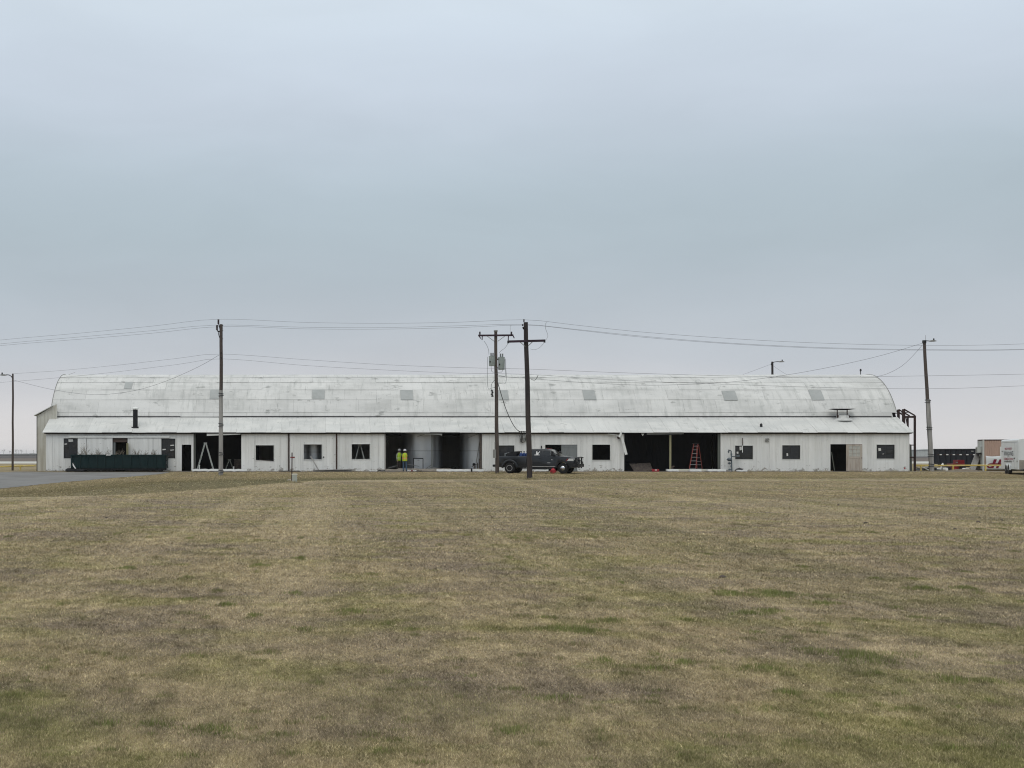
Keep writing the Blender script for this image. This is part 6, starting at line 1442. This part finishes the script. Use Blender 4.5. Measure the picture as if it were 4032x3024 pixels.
# ------------------------------------------------------------------ grass blades
def grass():
    parts = []
    def block(n, pa, pb):
        """blades strewn so that their number per picture row stays even; sizes stay real"""
        py = pa+(pb-pa)*rng.random(n); px = -260+4560*rng.random(n); z = np.full(n, -.17)
        for _ in range(6):
            Y = F*(H-z)/(py-PY); X = (px-PX)*Y/F; z = terrain(X, Y)
        Y = Y*(1+rng.normal(0,.004,n)); X = X+rng.normal(0,.02,n)
        ok = (Y < 109.5) & ~on_drive(X, Y)
        X, Y = X[ok], Y[ok]; m = len(X)
        k = .55+.45*smooth(8, 26, Y); wob = np.sin(X*1.1+2*np.sin(Y*.6))*np.cos(Y*.9+1.5*np.sin(X*.7))
        base = -.08+.36*smooth(12.5, 7.5, Y)*(.6+.6*wob)+.16*np.clip(wob*np.sin(X*.31+Y*.17)-.05, 0, 1)
        parts.append((X, Y, rng.uniform(.016,.044,m)*k, .0034*np.maximum(1, Y/8.5), np.clip(base+rng.normal(0,.10,m),0,1), rng.random(m)))
    block(900000, 1940, 3110); block(160000, 1862, 1960)
    # the ditch bank and the lawn before the barn, strewn by area
    n = 230000; Y = rng.uniform(50, 109.4, n); X = rng.uniform(-.25, .52, n)*Y
    ok = (crest_dist(X, Y) > -1) & ~on_drive(X, Y); X, Y = X[ok], Y[ok]; m = len(X)
    parts.append((X, Y, rng.uniform(.02,.05,m), .0034*Y/8.5, np.clip(rng.normal(-.05,.12,m),0,1), rng.random(m)))
    # green tufts: those that show in the photograph, then strewn ones
    tufts = [(830,2878,190,26),(600,2860,90,16),(3110,2737,60,18),(3760,2680,90,22),(3400,2590,200,36),(2380,2608,50,14),(2690,2615,70,16),(2210,2480,160,14),(2300,2490,100,12),
             (2880,2340,70,14),(3050,2340,120,18),(3030,2410,60,10),(2950,2420,90,8),(2400,2445,60,9),(2180,2760,130,16),(2570,2640,90,12),(3630,2320,80,8),(3800,2320,60,8),(2040,2880,90,14),
             (3000,2640,120,14),(1020,2230,50,6),(500,2240,45,6),(890,2385,55,8),(1000,2430,35,8),(1180,2200,30,5),(2000,2890,80,16),(1380,2410,80,10),(420,2860,60,12),(3900,2690,60,12),(3250,2380,70,8)]
    def tuft(px, py, wpx, dpx, dens, hh, green):
        p = G(px, py); sc = p.y/F; a = wpx*sc; d = dpx*p.y*p.y/(F*1.6)
        n = int(min(9000, dens*a*d*3.2)+60)
        r = np.sqrt(rng.random(n))*(1-.25*rng.random(n)); th = rng.random(n)*2*np.pi
        wob = 1+.35*np.sin(3*th+px)+.2*np.sin(5*th+py)
        X = p.x+a*r*wob*np.cos(th); Y = p.y+d*r*wob*np.sin(th)
        parts.append((X, Y, rng.uniform(.5,1.0,n)*hh*(1-.4*r), np.full(n, .0034*max(1,p.y/9)), np.clip(green*(1.1-.5*r)+rng.normal(0,.15,n),0,1), rng.random(n)*.7))
    for px, py, wp, dp in tufts: tuft(px, py, wp, dp, 1900, .062, .85)
    for k in range(480):
        px = rng.uniform(-100,4100); py = 2060+(3024-2060)*rng.random()**1.0
        bias = .5+.5*(px/4032)
        if rng.random() > bias+.15: continue
        s = (py-1787)/900
        tuft(px, py, rng.uniform(15,75)*s+8, rng.uniform(3,11)*s+2, 1500, rng.uniform(.035,.06), rng.uniform(.3,.8) if rng.random() < .6 else rng.uniform(0,.15))
    # dry weeds standing along the foot of the barn, the poles and the posts
    cl = rng.uniform(-24, 49, 260); n = 9000; X = cl[rng.integers(0, 260, n)]+rng.normal(0, .16, n); Y = 111.7-np.abs(rng.normal(0, .22, n))
    inbay = np.zeros(n, bool)
    for a_, b_ in ((762,950),(1514,1898),(2458,2837),(3270,3335),(716,753)): inbay |= (X > wx(a_)) & (X < wx(b_))
    ok = ~inbay; m = ok.sum(); parts.append((X[ok], Y[ok], rng.uniform(.04,.20,m)*rng.random(m)**.6, np.full(m, .012), np.clip(rng.normal(.1,.2,m),0,.6), rng.random(m)))
    for b_ in (bL, bD, bT, hp, G(1149,1897), G(1160,1902)):
        n = 420; r_ = .14+np.abs(rng.normal(0,.16,n)); th = rng.random(n)*2*np.pi; parts.append((b_.x+r_*np.cos(th), b_.y+r_*np.sin(th), rng.uniform(.05,.20,n), np.full(n,.012), np.clip(rng.normal(.2,.2,n),0,.7), rng.random(n)))
    X = np.concatenate([p[0] for p in parts]); Y = np.concatenate([p[1] for p in parts]); hgt = np.concatenate([p[2] for p in parts]); wid = np.concatenate([p[3] for p in parts])
    gr = np.concatenate([p[4] for p in parts]); rd = np.concatenate([p[5] for p in parts]); n = len(X); Z = terrain(X, Y)-.003
    a = rng.random(n)*2*np.pi; lean = rng.uniform(.2,1.3,n)*np.where(gr > .2, .45, 1.0); la = rng.random(n)*2*np.pi
    v = np.empty((n,3,3)); cx, sx = np.cos(a)*wid, np.sin(a)*wid
    v[:,0] = np.stack([X-cx, Y-sx, Z], 1); v[:,1] = np.stack([X+cx, Y+sx, Z], 1); v[:,2] = np.stack([X+np.cos(la)*hgt*lean, Y+np.sin(la)*hgt*lean, Z+hgt*(1-.25*np.minimum(lean,1))], 1)
    me = bpy.data.meshes.new('grass'); me.vertices.add(n*3); me.vertices.foreach_set('co', v.ravel()); me.loops.add(n*3); me.loops.foreach_set('vertex_index', np.arange(n*3, dtype=np.int32))
    me.polygons.add(n); me.polygons.foreach_set('loop_start', np.arange(0,n*3,3, dtype=np.int32)); me.update(calc_edges=True)
    for nm, arr in (('rnd', rd), ('green', gr), ('swale_shade', swale_shade(X, Y)), ('crest', crest_dry(X, Y)), ('lawn', smooth(-.3, 1.2, crest_dist(X, Y)))):
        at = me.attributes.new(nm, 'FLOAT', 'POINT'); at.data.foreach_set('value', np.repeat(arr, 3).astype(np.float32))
    me.materials.append(M_BLADE); o = bpy.data.objects.new('grass', me); COL.objects.link(o)
    tag(o, 'short mown dormant grass with greener tufts', 'grass', kind='stuff')
    print('blades', n)
grass()

# ------------------------------------------------------------------ haze
hm = bpy.data.materials.new('haze'); hm.use_nodes = True; t_ = hm.node_tree; t_.nodes.clear()
ou = t_.nodes.new('ShaderNodeOutputMaterial'); pv = t_.nodes.new('ShaderNodeVolumePrincipled')
pv.inputs['Color'].default_value = (.93,.94,.96,1); pv.inputs['Density'].default_value = .0001; pv.inputs['Anisotropy'].default_value = .2
t_.links.new(pv.outputs[0], ou.inputs['Volume'])
mb = MB(); mb.box(-7600,7600,-400,8600,-2.2,14.0); tag(mb.build('haze', hm), 'thin pale haze in the air over the field', 'haze', kind='stuff')
